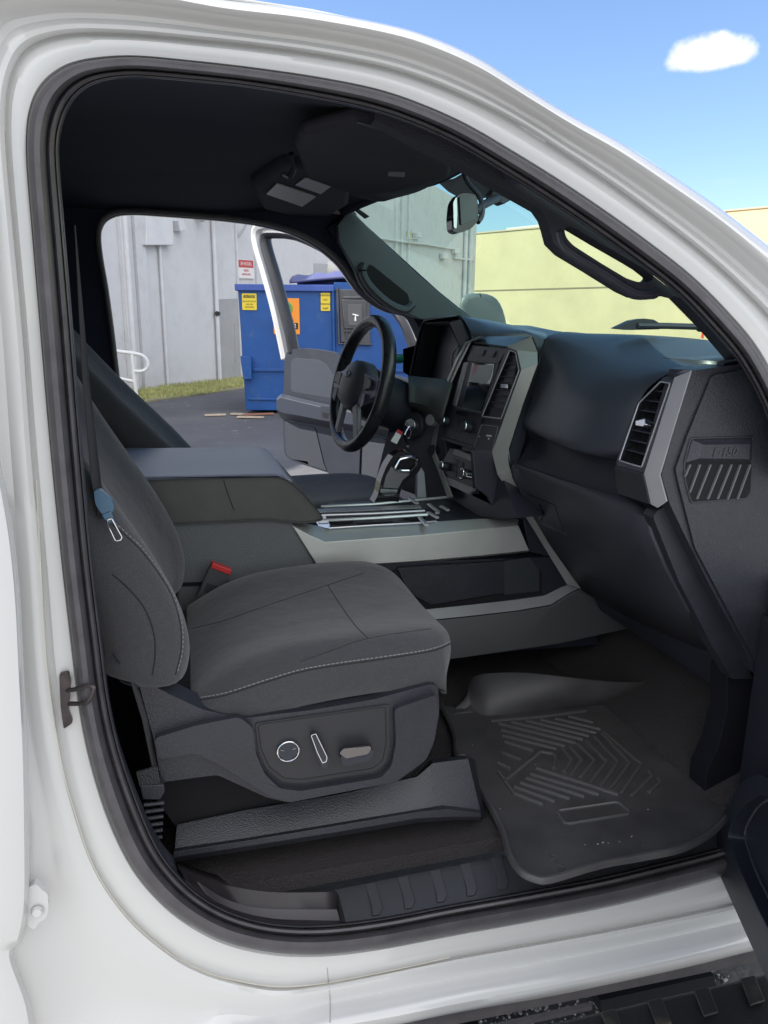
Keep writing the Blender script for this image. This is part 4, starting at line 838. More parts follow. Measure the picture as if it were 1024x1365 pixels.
G().tube(rnd(Q([(415, 980), (421, 978), (436, 1009), (435, 1015), (430, 1017), (423, 1003)], .0805), .002), .0011, 6, closed=True).build('switch_ring', M['chrome'], rc)
rc = G().prism(rnd(Q([(451, 1003), (456, 996), (492, 992), (496, 995), (490, 1007), (460, 1014), (454, 1012)], .093), .003), (0, -.016, 0)).build('slide_switch', M['plastic2'], sp, bevel=.003)
G().prism(rnd(Q([(452, 1003), (457, 997), (492, 993), (495, 996), (490, 1004), (461, 1010)], .0765), .003), (0, -.003, 0)).build('slide_switch_face', mat('brushed_metal', (.20, .19, .185), .3, metal=1), rc, bevel=.001)
# seat frame dark + rail cover
G().prism(Q([(200, 930), (560, 930), (560, 1020), (520, 1060), (240, 1110), (205, 1060)], .16), (0, .40, 0)).build('seat_frame', M['dark'], pseat)
rcov = G().grid([Q3(r) for r in (
 [(238, 1100, .20), (330, 1076, .20), (450, 1056, .20), (556, 1034, .20), (575, 1013, .20), (622, 1008, .20)],
 [(236, 1100, .15), (330, 1080, .15), (450, 1060, .15), (556, 1036, .15), (577, 1018, .15), (624, 1012, .15)],
 [(233, 1132, .115), (330, 1118, .115), (450, 1098, .115), (556, 1080, .115), (590, 1074, .115), (640, 1080, .115)],
 [(232, 1136, .10), (330, 1121, .10), (450, 1101, .10), (556, 1083, .10), (595, 1079, .102), (641, 1084, .105)],
 [(231, 1142, .10), (330, 1127, .10), (450, 1108, .10), (556, 1090, .10), (600, 1088, .102), (641, 1088, .105)],
 [(231, 1148, .115), (330, 1133, .115), (450, 1114, .115), (556, 1096, .115), (600, 1093, .115), (641, 1092, .115)])]).build('seat_rail_cover', M['plastic'], pseat, solid=.003, bevel=.002)
G().prism(Q3([(622, 1008, .20), (641, 1090, .105), (655, 1090, .2), (632, 1012, .3)]), (0, .01, -.005)).build('rail_cover_end', M['plastic'], pseat, bevel=.002)
# belt buckle at console
bk_ = G().prism(rnd(Q([(282, 752), (308, 762), (296, 796), (285, 806), (262, 797)], .60), .005), (0, .02, 0)).build('belt_buckle', mat('buckle_grey', (.05, .052, .056), .4), truck, bevel=.004)
G().prism(Q([(283, 750), (309, 760), (307, 767), (281, 757)], .598), (0, .02, 0)).build('buckle_button', M['red'], bk_, bevel=.002)
G().prism(Q([(277, 776), (292, 781), (287, 794), (272, 789)], .5985), (0, .003, 0)).build('buckle_emboss', M['plastic'], bk_, bevel=.001)
G().tube(crs(Q3([(272, 800, .61), (264, 812, .62), (255, 830, .63)]), 4), (.012, .006), 8).build('buckle_stalk', M['plastic2'], bk_)
# near belt: webbing low, tongue
web = G().grid([Q3([(150, 870, .085), (172, 900, .09), (190, 960, .09), (203, 1020, .088), (206, 1040, .086)]), Q3([(165, 870, .10), (180, 900, .11), (205, 960, .115), (213, 1020, .115), (215, 1040, .115)])]).build('seat_belt', M['webbing'], truck, solid=.002)
G().prism(Q([(182, 1030), (210, 1022), (214, 1044), (186, 1048)], .083), (0, .004, 0)).build('belt_fold', mat('belt_fold_webbing', (.03, .03, .034), .7, bump=[('vor', 420, 1, .002)]), web)
an = G().prism(Q([(186, 1048), (219, 1046), (220, 1056), (214, 1066), (190, 1066)], .08), (0, .02, 0)).build('belt_anchor', M['plastic'], web, bevel=.002)
for k in range(6): G().tube(Q([(192+k*2.2, 1073+k*9), (219-k*.5, 1070+k*9)], .083), .0032, 8).build('anchor_rib', M['plastic'], an)
ts = G().prism(rnd(Q([(125, 654), (133, 652), (150, 667), (153, 678), (146, 688), (136, 686), (127, 672)], .085), .005), (0, .012, 0)).build('belt_tongue', M['beltblue'], truck, bevel=.003)
G().prism(Q([(135, 686), (148, 681), (152, 692), (147, 698), (139, 694)], .083), (0, .006, 0)).build('tongue_neck', M['beltblue'], ts, bevel=.002)
G().tube(rnd(Q([(142, 694), (149, 691), (163, 716), (161, 720), (154, 721)], .082), .002), .0012, 6, closed=True).build('tongue_blade', M['chrome'], ts)
G().grid([Q3([(100, 300, .09), (110, 500, .09), (122, 640, .09), (132, 690, .09)]), Q3([(96, 300, .12), (118, 500, .12), (134, 640, .12), (142, 690, .12)])]).build('shoulder_belt', M['webbing'], truck, solid=.0015)
# ================= FLOOR
G().prism([(-1.2, .09, .54), (1.0, .09, .54), (1.0, 1.62, .54), (-1.2, 1.62, .54)], (0, 0, -.03)).build('carpet', M['carpet'], truck)
G().grid([[Vector((x, y, z)) for x, z in ((.96, .541), (1.05, .575), (1.16, .66), (1.26, .80), (1.34, 1.0), (1.36, 1.30))] for y in (.05, .5, .9, 1.3, 1.62)]).build('toe_board', M['carpet'], truck, solid=.01)
# near kick panel under dash end
G().prism(Q([(1000, 862), (1060, 880), (1060, 1085), (1000, 1078), (938, 1072), (942, 1030), (956, 1000), (969, 950), (970, 896), (984, 880)], .10), (0, .05, 0)).build('kick_panel', mat('kick_plastic', (.006, .006, .010), .9, spec=.2), truck, bevel=.003)
# sill plates
r_in = [(446, 1187, .095), (520, 1172, .095), (600, 1156, .095), (680, 1140, .095), (800, 1118, .095), (900, 1098, .095), (985, 1078, .095)]
r_m = [(452, 1194, .082), (523, 1179, .082), (602, 1163, .082), (682, 1147, .082), (803, 1124, .082), (903, 1104, .082), (988, 1083, .082)]
r_ou = [(462, 1236, .026), (528, 1225, .026), (606, 1210, .026), (690, 1194, .026), (812, 1171, .026), (912, 1150, .026), (994, 1128, .026)]
r_o2 = [(463, 1244, .018), (528, 1233, .018), (606, 1217, .018), (690, 1200, .018), (812, 1177, .018), (912, 1156, .018), (994, 1134, .018)]
sg_ = G().grid([Q3([(a, b+3, c+.02) for a, b, c in r_in]), Q3(r_in), Q3(r_m), Q3(r_ou), Q3(r_o2)]); sill = sg_.build('sill_plate', M['sill'], truck, bevel=.002, solid=.003)
sbv = sg_.bvh()
for i, x in enumerate([492, 535, 578, 618, 660, 705, 748, 790, 828, 866]):
    y0 = 1197-(x-492)*.205; 
    ps = [hit(sbv, *p, .001) for p in [(x-6, y0-17), (x+8, y0-20), (x+18, y0+15), (x+14, y0+24), (x+4, y0+25), (x+3, y0+12)]]
    if all(p is not None for p in ps):
        G().prism(ps, (0, -.0015, .004)).build('grip_rib', M['sill'], sill, bevel=.002)
# rear sill corner trim (dark bowl + brownish lip)
cr_ = [[(235, 1150, .12), (290, 1168, .12), (360, 1184, .12), (448, 1187, .12)], [(238, 1158, .09), (290, 1178, .09), (360, 1190, .09), (449, 1190, .09)], [(243, 1165, .07), (300, 1200, .07), (360, 1214, .07), (452, 1214, .07)], [(246, 1172, .045), (300, 1212, .045), (365, 1228, .045), (456, 1232, .045)], [(250, 1180, .03), (300, 1222, .03), (370, 1237, .03), (460, 1240, .03)]]
G().grid([crs(Q3(r), 5) for r in cr_]).build('rear_sill_trim', mat('worn_sill_trim', (.030, .026, .028), .45, var=(20, .2, 5), bump=[('vor', 700, .3, .0006)]), truck, solid=.003)
rB2 = [crs(Q3(r), 5) for r in ([(262, 1175, .062), (300, 1198, .062), (350, 1210, .062), (449, 1212, .062)], [(275, 1192, .05), (305, 1213, .05), (360, 1225, .05), (454, 1228, .05)])]
G().grid(rB2).build('sill_step_face', mat('sill_step_plastic', (.06, .055, .06), .45, bump=[('vor', 700, .4, .0006)]), truck, solid=.003, bevel=.001)
# rocker gasket and running board
G().prism(Q([(300, 1412), (440, 1382), (1006, 1266), (1060, 1254), (1060, 1272), (1006, 1284), (440, 1402), (300, 1432)], -.038), (0, .02, 0)).build('rocker_gasket', M['seal'], truck, bevel=.003)
# ================= DRIVER DOOR (open)
dd = thing('driver_door', '', ''); del dd['label']; del dd['category']; dd.parent = truck
H = Vector((1.12, 1.78, 0)); Rr = Vector((.50, 2.66, 0)); dv = (Rr-H).normalized(); nd = Vector((dv.y, -dv.x, 0)) ; nd = nd if nd.y < 0 else -nd
D = lambda l, off=0: [qp(a, b, H, nd, off) for a, b in l]
shell = G().prism(D([(381, 484), (402, 476), (440, 482), (600, 535), (610, 690), (560, 670), (395, 606), (382, 590)], -.035), -nd*.10).build('door_shell', M['paint'], dd, bevel=.012)
pan = G().prism(rnd(D([(379.5, 475), (384, 467), (402, 464), (425, 466), (446, 470), (462, 482), (490, 492), (600, 520), (610, 700), (560, 690), (483, 655), (446, 640), (440, 631), (388, 614), (379, 606), (377, 560)]), .02, 4), -nd*.03).build('door_inner_panel', M['plasticg'], dd, bevel=.01)
G().prism(rnd(D([(388, 482), (393, 477), (425, 480), (436, 486), (445, 500), (452, 512), (446, 532), (388, 522)], .001), .02), -nd*.004).build('door_insert', mat('door_insert_vinyl', (.04, .047, .063), .6), pan, bevel=.004)
rowsd = [D([(370, 530), (376, 525), (400, 531), (430, 538), (470, 545), (520, 552)], .02), D([(369, 534), (375, 530), (400, 536), (430, 543), (470, 550), (520, 557)], .06), D([(369, 546), (377, 550), (400, 554), (430, 560), (470, 566), (520, 572)], .06), D([(374, 556), (380, 560), (400, 562), (430, 568), (470, 574), (520, 580)], .005)]
G().grid(rowsd).build('door_armrest', mat('door_armrest_vinyl', (.032, .038, .055), .45), dd, bevel=.004, solid=.004)
G().prism(rnd(D([(427, 541), (442, 543), (440, 562), (428, 560)], .066), .006), -nd*.01).build('window_switches', M['plasticg'], dd, bevel=.002)
G().prism(rnd(D([(430, 549), (438, 551), (437, 558), (430, 556)], .067), .003), -nd*.004).build('window_switch', M['gloss'], dd, bevel=.001)
G().prism(rnd(D([(380, 562), (400, 566), (420, 570), (432, 620), (436, 628), (389, 612), (381, 604)], .004), .012), -nd*.006).build('door_lower_insert', mat('door_lower_plastic', (.04, .043, .055), .55, bump=GR), pan, bevel=.003)
G().prism(rnd(D([(484, 586), (505, 583), (525, 590), (530, 640), (520, 650), (482, 636)], .004), .012), -nd*.004).build('speaker_grille', mat('grille_grey', (.05, .055, .07), .55, bump=[('vor', 400, 1, .001)]), pan, bevel=.002)
G().tube(rnd(D([(481, 583), (505, 580), (528, 588), (533, 640), (522, 653), (479, 638)], .004), .012), .003, 6, closed=True).build('speaker_rim', M['plastic2'], pan)
# window frame
fr_o = [(384, 478), (376, 440), (368, 405), (357, 365), (348, 335), (344, 315), (347, 304), (357, 300), (375, 300), (400, 305), (440, 325), (490, 362), (530, 398), (552, 425), (566, 455), (575, 490)]
fw_ = crs(D(fr_o, -.06), 5)
G().tube(fw_, (.038, .028), 10, flat=tuple(nd)).build('window_frame', M['paint'], dd)
fr_i = [(392, 470), (386, 440), (377, 405), (366, 365), (357, 335), (354, 320), (357, 312), (370, 311), (385, 312), (405, 317), (440, 335), (485, 371), (520, 405), (540, 430), (552, 460), (560, 490)]
G().tube(crs(D(fr_i, -.025), 5), (.032, .024), 10, flat=tuple(nd)).build('window_frame_seal', M['plastic'], dd)
# exterior mirror of the driver door
mc = q(645, 415, 2.10)
mg = []
def outl(k, y): return [q(645+(a-645)*k, 416+(b-416)*k, y) for a, b in [(612, 436), (612, 402), (617, 393), (630, 390), (650, 391), (663, 397), (671, 412), (677, 436), (676, 460), (614, 460)]]
G().grid([outl(.90, 2.0), outl(.97, 2.01), outl(1.0, 2.04), outl(1.0, 2.12), outl(.9, 2.18), outl(.6, 2.2)], cv=True, caps=True).build('door_mirror', M['mirrorh'], dd, sub=1)
G().tube(Q([(640, 391), (644, 410), (645, 436)], 2.005), .0022, 6).build('mirror_split_line', M['plastic2'], dd)
G().prism([mc+Vector((-.06, -.25, -.06)), mc+Vector((.06, -.25, -.06)), mc+Vector((.06, 0, -.05)), mc+Vector((-.06, 0, -.05))], (0, 0, -.05)).build('mirror_arm', M['mirrorh'], dd, bevel=.01)
# ================= PASSENGER DOOR (open, edge at lower right)
pd = thing('passenger_door', '', ''); del pd['label']; del pd['category']; pd.parent = truck
a0 = qz(976, 1161, .40); a1 = qz(1024, 1300, .40); dd2 = (a1-a0).normalized(); a1e = a0+dd2*.95; nn2 = Vector((dd2.y, -dd2.x, 0)); nn2 = nn2 if nn2.x > 0 else -nn2
G().prism([a0, a1e, a1e+Vector((.0, 0, .62)), a0+Vector((0, 0, .62))], nn2*.09).build('door_shell', M['paint'], pd, bevel=.012)
O_ = a0+nn2*0.0
PD = lambda l, off=0: [qp(a, b, a0, nn2, -off) for a, b in l]
b0_ = a0+Vector((0, 0, .045)); b1_ = a1e+Vector((0, 0, .045))
poly = [b0_, b1_, b1_+Vector((0, 0, .50)), b0_+Vector((0, 0, .50))]
G().prism(poly, -nn2*.012).build('door_inner_panel', M['plastic2'], pd, bevel=.006)
pk = [PD([(977, 1160), (1023, 1255), (1060, 1330), (1090, 1330), (1080, 1060), (1040, 1034), (1020, 1040), (1006, 1052), (990, 1082), (977, 1115)], .012)]
pk2 = PD([(977, 1160), (1023, 1255), (1060, 1330), (1090, 1330), (1080, 1060), (1040, 1034), (1020, 1040), (1006, 1052), (990, 1082), (977, 1115)], .012)
G().prism(rnd(pk2, .02), -nn2*.03, [list(reversed(rnd(PD([(993, 1118), (998, 1100), (1010, 1080), (1040, 1062), (1075, 1075), (1080, 1290), (1040, 1220), (1010, 1160)], .012), .012)))]).build('door_pocket', mat('door_pocket_plastic', (.016, .020, .028), .4, bump=GR), pd, bevel=.007)
G().tube(crs(PD([(1030, 1062), (1012, 1075), (999, 1095), (994, 1116), (1008, 1160), (1030, 1205)], .044), 5), .0024, 6).build('pocket_edge', M['plastic'], pd)
# running board
rb = thing('running_board', '', ''); del rb['label']; del rb['category']; rb.parent = truck
zB = .33
G().prism([qz(560, 1400, zB), qz(1100, 1276, zB), qz(1300, 1420, zB), qz(700, 1600, zB)], (0, 0, -.05)).build('step_pad', mat('step_plastic', (.012, .012, .0125), .45, bump=GR, dirt=((.09, .08, .06), 12, .58, .2)), rb, bevel=.012)
sr_m = mat('step_rib_plastic', (.018, .0175, .017), .5, dirt=((.07, .06, .045), 14, .55, .2))
G().prism(Q([(250, 1428), (640, 1370), (645, 1392), (250, 1450)], .02), (0, .04, 0)).prism(Q([(800, 1334), (952, 1300), (956, 1320), (804, 1356)], .02), (0, .04, 0)).build('frame_rail', M['dark'], truck)
for k in range(5):
    x = 800+k*62; y = 1352-(x-800)*.24
    G().prism([qz(x, y, zB+.002), qz(x+20, y-5, zB+.002), qz(x+34, y+30, zB+.002), qz(x+14, y+36, zB+.002)], (0, 0, .006)).build('step_rib', sr_m, rb, bevel=.004)
G().prism([qz(560, 1386, .30), qz(790, 1335, .30), qz(790, 1340, .30), qz(560, 1392, .30)], (0, 0, -.01)).build('step_bracket', M['seal'], rb)
# ================================================================== FLOOR MAT (own thing)
fm = thing('floor_mat', 'black rubber floor mat with raised chevron ribs in the passenger footwell', 'floor mat', (.75, .25, .56))
ZM = .550
mo = [(588, 940), (600, 962), (607, 985), (610, 1006), (628, 1012), (640, 1050), (668, 1102), (678, 1136), (692, 1160), (712, 1171), (735, 1172), (800, 1153), (860, 1142), (910, 1131), (948, 1110), (972, 1084), (974, 1066), (964, 1052), (945, 1042), (936, 1030), (942, 1012), (960, 980), (975, 925), (900, 915), (800, 925), (660, 935), (620, 945)]
mt = [qz(a, b, ZM) for a, b in mo]
mg = G().prism(mt, (0, 0, -.006)); base = mg.build('mat_base', M['matrub'], fm)
G().tube(crs([qz(a, b, ZM+.006) for a, b in mo[:21]], 4), (.007, .005), 8).build('mat_rim', M['matrub'], fm)
# raised wall beside the console
wt = [(606, 945, .0), (622, 928, .02), (628, 906, .05), (650, 898, .075), (700, 897, .085), (760, 903, .08), (820, 909, .06), (870, 909, .05)]
top = [qz(a, b, ZM+h) for a, b, h in wt]; bot = [qz(a, b, ZM) for a, b in [(604, 952), (628, 950), (640, 953), (660, 954), (700, 950), (760, 944), (820, 936), (870, 925)]]
mid_ = [t.lerp(b, .5)+Vector((0, .006, -.012)) for t, b in zip(top, bot)]
G().grid([crs(top, 4), crs(mid_, 4), crs(bot, 4)]).build('mat_side_wall', M['matrub'], fm, solid=.004)
# ribs
def rib(l, r=.0042, m='matrub', dz=.0012): G().tube([qz(a, b, ZM+dz) for a, b in l], (r*.9, r), 7, flat=(0, 0, 1)).build('mat_rib', mr_, base)
mr_ = mat('mat_rib_rubber', (.075, .073, .073), .4)
Zp = lambda X, Y: (590+X*.3906, 900+Y*.3906)
ribs = [[(165, 157), (330, 143), (490, 122)], [(430, 140), (515, 162)], [(385, 148), (540, 185)], [(335, 152), (525, 197)], [(285, 155), (500, 208)], [(235, 160), (480, 220)], [(190, 165), (455, 232)], [(200, 188), (420, 243)], [(205, 207), (390, 252)], [(212, 228), (310, 258)],
 [(205, 265), (268, 290)], [(188, 300), (235, 320)], [(192, 330), (215, 360)], [(215, 360), (335, 262), (375, 268), (388, 282), (380, 318)],
 [(410, 252), (440, 290), (415, 330)], [(435, 245), (475, 290), (440, 340)], [(460, 235), (520, 292), (470, 350)], [(490, 225), (560, 295), (505, 365)], [(520, 212), (600, 298), (540, 378)], [(545, 200), (640, 300), (575, 385)], [(550, 195), (680, 305), (610, 400)], [(705, 328), (715, 345), (645, 412)], [(735, 352), (740, 368), (705, 400)],
 [(320, 318), (600, 408)], [(300, 338), (535, 408)], [(285, 352), (485, 415)], [(265, 368), (435, 422)], [(245, 382), (385, 432)], [(240, 402), (345, 443)], [(215, 365), (248, 408)]]
for l in ribs: rib([Zp(*p) for p in l])
fr = [Zp(*p) for p in [(392, 470), (398, 462), (590, 434), (605, 438), (637, 463), (632, 474), (432, 507), (415, 503)]]
G().tube([qz(a, b, ZM+.001) for a, b in fr], .003, 7, closed=True).build('mat_label_frame', mr_, base)
u_ = (qz(735, 1160, ZM)-qz(737, 1140, ZM)).normalized()
G().text('KAVG', qz(742, 1149, ZM+.001), (qz(748, 1156, ZM)-qz(738, 1142, ZM)), (qz(748, 1142, ZM)-qz(736, 1150, ZM)), .018, .0012).build('mat_lettering', mr_, base)
# crumbs
rg = random.Random(3)
g = G()
for (x, y, s_) in [(797, 1125, 3), (804, 1123, 3.5), (811, 1124, 2), (826, 1122, 2), (842, 1115, 3), (780, 1126, 2), (864, 1079, 2.4), (667, 1078, 1.8), (630, 993, 1.8), (714, 1019, 1.6), (760, 1052, 1.6)]:
    g.ell(qz(x, y, ZM+.002), (.0008*s_, .0005*s_, .0005*s_), 6, 4)
for i in range(20):
    x, y = rg.uniform(620, 950), rg.uniform(960, 1150)
    if y > 1130-(x-700)*.05 and (x < 690 or x > 900): continue
    g.ell(qz(x, y, ZM+.001), (.0007, .0007, .0005), 5, 3)
gr = g.build('crumbs', mat('crumb', (.22, .21, .20), .8)); tag(gr, 'white crumbs and grit scattered on the rubber floor mat', 'crumbs', kind='stuff')
# ================================================================== KEYS
ky = thing('car_keys', 'car key hanging in the ignition with a white and red paper tag', 'keys', q(548, 568, 1.12))
k0 = q(548, 566, 1.12)
G().prism(rnd(Q([(541, 561), (548, 558), (553, 561), (552, 568), (545, 570), (541, 567)], 1.115), .003), (0, .006, 0)).build('key_head', M['chrome'], ky, bevel=.001)
G().tube(crs(Q([(546, 568), (541, 576), (540, 582), (545, 584), (548, 576), (546, 569)], 1.11), 4), .0014, 6).build('key_ring', M['chrome'], ky)
G().prism(Q([(530, 573), (537, 577), (529, 592), (521, 588)], 1.105), (0, .002, 0)).build('paper_tag', M['tagw'], ky)
G().prism(Q([(530.5, 572), (537.5, 576), (535.5, 580), (528.5, 576)], 1.1035), (0, .0012, 0)).build('tag_end', M['red'], ky)
G().tube(Q([(539, 580), (541, 587), (544, 594)], 1.105), (.005, .004), 8).build('key_fob', M['gloss'], ky)
G().disc(q(544, 595, 1.10), (0, -1, 0), .004, .003, 12).build('fob_stud', M['chrome'], ky)
# ================================================================== GROUND
def sheet(name, pts, z, m, kind='structure'):
    o = G().prism([(a, b, z) for a, b in pts], (0, 0, -.02)).build(name, m); o['kind'] = kind; return o
o = G().prism([(-600, -600, 0), (600, -600, 0), (600, 900, 0), (-600, 900, 0)], (0, 0, -.5)).build('asphalt_lot', M['asphalt']); o['kind'] = 'structure'
sheet('concrete_bounce_apron', [(-14, -12), (14, -12), (14, .0), (-14, .0)], .004, mat('concrete_bounce_apron', (.33, .32, .31), .9, var=(2, .12, 8), dirt=((.2, .19, .18), 4, .6, .2), bump=[('noise', 50, .3, .01)]))  # unseen pale slab, added to bounce sunlight onto the near side
# scattered gravel beside the rocker
g = G(); rg = random.Random(5)
for i in range(2600):
    x, y = rg.uniform(.35, 1.15), rg.uniform(-.05, .36)
    r = rg.uniform(.002, .006); g.ell((x, y, .004+r*.4), (r, r*rg.uniform(.6, 1), r*.7), 6, 4, rot=Matrix.Rotation(rg.uniform(0, 3), 3, 'Z'))
gv = g.build('gravel', M['gravel'], smooth=False); tag(gv, 'pale loose gravel on the ground below the running board', 'gravel', kind='stuff')
# ================================================================== GREY BUILDING
B0 = qz(185, 523, 0); B1 = qz(330, 505.5, 0); bd = (B1-B0).normalized(); nb = Vector((bd.y, -bd.x, 0)); nb = nb if nb.y < 0 else -nb
GB = lambda a, b, off=0: qp(a, b, B0, nb, off)
cr = GB(632, 400); cr.z = 0
L0 = B0-bd*14
HW = 7.5
zup = Vector((0, 0, 1))
gbld = thing('grey_building', 'grey painted block building along the back of the lot', 'building', (B0.x, B0.y, 0))
wl = G().prism([L0, cr, cr+zup*HW, L0+zup*HW], -nb*1.2).build('wall', M['wall'], gbld, bevel=.01)
def vbar(px0, py0, px1, py1, wd, dp, m, name='downpipe', par=gbld, round_=False):
    p = GB((px0+px1)/2, (py0+py1)/2); z1 = max(GB(px0, py0).z, .0)
    b = p.copy(); b.z = 0
    g = G()
    if round_: g.tube([b+nb*dp, b+nb*dp+zup*HW], wd, 10)
    else: g.prism([b-bd*wd/2, b+bd*wd/2, b+bd*wd/2+nb*dp, b-bd*wd/2+nb*dp], zup*HW)
    return g.build(name, M[m], par, bevel=0 if round_ else .01)
vbar(160, 300, 176, 520, .22, .10, 'wall', 'pilaster'); vbar(183, 300, 196, 520, .32, .08, 'wall', 'pilaster')
vbar(163, 300, 170, 480, .06, .12, 'metalw', round_=True)
vbar(209, 330, 222, 510, .035, .06, 'metalw', round_=True); vbar(277, 292, 293, 505, .05, .08, 'metalw', round_=True)
vbar(313, 330, 317, 380, .05, .06, 'metalw', 'pilaster'); vbar(338, 340, 345, 380, .12, .06, 'wall', 'pilaster')
for pxx in (526, 534, 543): vbar(pxx-2, 280, pxx+2, 350, .12, .10, 'metalw', 'pilaster')
vbar(617, 300, 617, 400, .10, .12, 'metalw', round_=True); vbar(624, 300, 624, 400, .10, .10, 'metalw', round_=True)
# conduit run across
G().tube([GB(a, b, .1) for a, b in [(504, 317), (535, 322), (570, 326), (606, 332), (606, 344), (632, 347)]], .05, 8).build('conduit', M['metalw'], gbld)
# darker painted panel low behind dumpster
G().prism([GB(a, b, .004) for a, b in [(288, 399), (326, 397.5), (360, 397), (360, 501.5), (294, 510)]], nb*.02).build('dark_panel', M['wall2'], gbld)
G().tube([GB(313, 432, .03), GB(314, 482, .03)], .02, 6).build('panel_rib', M['wall2'], gbld)
G().tube([GB(291, 418, .03), GB(289.5, 418, .12)], .06, 12).build('wall_hose_cap', M['black'], gbld)
# electrical box
def wbox(pts, off, dp, name, m, bev=.01):
    return G().prism([GB(a, b, off+dp) for a, b in pts], -nb*dp).build(name, M[m], gbld, bevel=bev)
eb = wbox([(196, 270), (230, 270), (232, 327), (195, 327)], 0, .18, 'cable_box', 'metalw', .02)
v_ = wbox([(238, 294), (245, 294), (249, 307), (240, 308)], 0, .18, 'wall_vent', 'metalw')
G().tube([GB(a, b, .3) for a, b in [(258, 291), (300, 293), (330, 296)]], .03, 8).build('conduit', M['metalw'], gbld)
G().tube([GB(330, 296, .3), GB(318, 316, .02)], .03, 8).build('pipe_brace', M['metalw'], gbld)
lamp = G().disc(GB(267, 290, .1), nb, .10, .12, 12).build('wall_lamp', M['metalw'], gbld)
for a, b in ((553, 314), (605, 335), (589, 342)):
    l_ = G().prism([GB(a-3, b-4, .02), GB(a+3, b-4, .02), GB(a+4, b+3, .02), GB(a-3, b+3, .02)], nb*.2).build('floodlight', M['metalw'], gbld, bevel=.02)
G().tube([GB(545, 306, .05), GB(543, 318, .2), GB(556, 318, .3)], .03, 6).build('floodlight_bracket', M['metalw'], gbld)
G().prism([GB(a, b, .002) for a, b in [(541, 309), (548, 308), (549, 320), (543, 322)]], nb*.003).build('paint_stain', mat('yellow_stain', (.55, .52, .30), .9), gbld)
for a, b in ((166, 312), (165, 306)):
    G().tube([GB(a-1, b-5, .05), GB(a+5, b+3, .1)], .02, 6).build('cable_clip', M['rail'], gbld)
# sign
sg3 = thing('warning_sign', 'red and white 24 hours video surveillance sign on the grey wall', 'sign', GB(328, 371, .05))
sp4 = [GB(a, b, .03) for a, b in [(316.5, 345), (337.5, 346.5), (338.5, 372), (318, 370.5)]]
sU = (sp4[1]-sp4[0]).normalized(); sV = sU.cross(nb).normalized(); sV = sV if sV.z > 0 else -sV
cS = (sp4[0]+sp4[2])/2; wS = (sp4[1]-sp4[0]).length; hS = (sp4[0]-sp4[3]).length
wS = min(wS, 1.2)
def rectp(c, w_, h_, off): return [c-sU*w_/2+sV*h_/2+nb*off, c+sU*w_/2+sV*h_/2+nb*off, c+sU*w_/2-sV*h_/2+nb*off, c-sU*w_/2-sV*h_/2+nb*off]
pl_ = G().prism(rectp(cS, wS, hS, 0), nb*.01).build('sign_plate', M['signw'], sg3)
G().prism(rectp(cS+sV*hS*.28, wS*.96, hS*.40, .011), nb*.003).build('sign_header', M['signr'], pl_)
G().text('24 HOURS', cS+sV*hS*.28+nb*.016, sU, sV, hS*.26, .002).build('sign_header_lettering', M['signw'], pl_)
G().text('VIDEO', cS-sV*hS*.08+nb*.013, sU, sV, hS*.19, .002).text('SURVEILLANCE', cS-sV*hS*.28+nb*.013, sU, sV, hS*.14, .002).build('sign_lettering', M['signr'], pl_)
# grass verge
v0, v1 = B0-bd*12, B0+bd*22
G_ = G().prism([v0+nb*1.6+zup*.03, v1+nb*1.3+zup*.03, v1+zup*.03, v0+zup*.03], (0, 0, -.05)).build('verge_soil', M['dirtg']); G_['kind'] = 'structure'
g = G(); rg = random.Random(11)
for i in range(26000):
    t = rg.random(); s_ = rg.random(); p = B0-bd*2+bd*14*t+nb*(1.45*s_*(1-.1*math.sin(t*30)))
    if rg.random() < .12: continue
    h = rg.uniform(.03, .10)*(1.3 if s_ < .15 else 1); a = rg.uniform(0, 6.28); wv = Vector((math.cos(a), math.sin(a), 0))*.012; ln = Vector((rg.uniform(-.04, .04), rg.uniform(-.04, .04), h))
    g.v += [p-wv+zup*.03, p+wv+zup*.03, p+ln+zup*.03]; k = len(g.v); g.f.append((k-3, k-2, k-1))
me = bpy.data.meshes.new('grass'); me.from_pydata([tuple(v) for v in g.v], [], g.f); me.materials.append(M['grassg']); go = bpy.data.objects.new('grass', me); COL.objects.link(go); tag(go, 'short dry green grass along the foot of the grey wall', 'grass', kind='stuff')
# handrail
hr = thing('handrail', 'white painted steel handrail with rounded end in front of the grey wall', 'handrail', qz(183, 534, 0))
yh = qz(183, 534, 0).y
G().tube(crs(Q([(120, 460), (150, 467), (178, 471), (190, 474), (197, 482), (196, 491), (188, 495), (177, 494.5)], yh), 4), .035, 10).build('rail_loop', M['rail'], hr)
G().tube(Q([(176, 472), (178, 495), (183, 534)], yh), .035, 10).build('rail_post', M['rail'], hr)
G().tube(Q([(120, 495), (150, 502), (180, 509)], yh), .03, 10).build('lower_rail', M['rail'], hr)
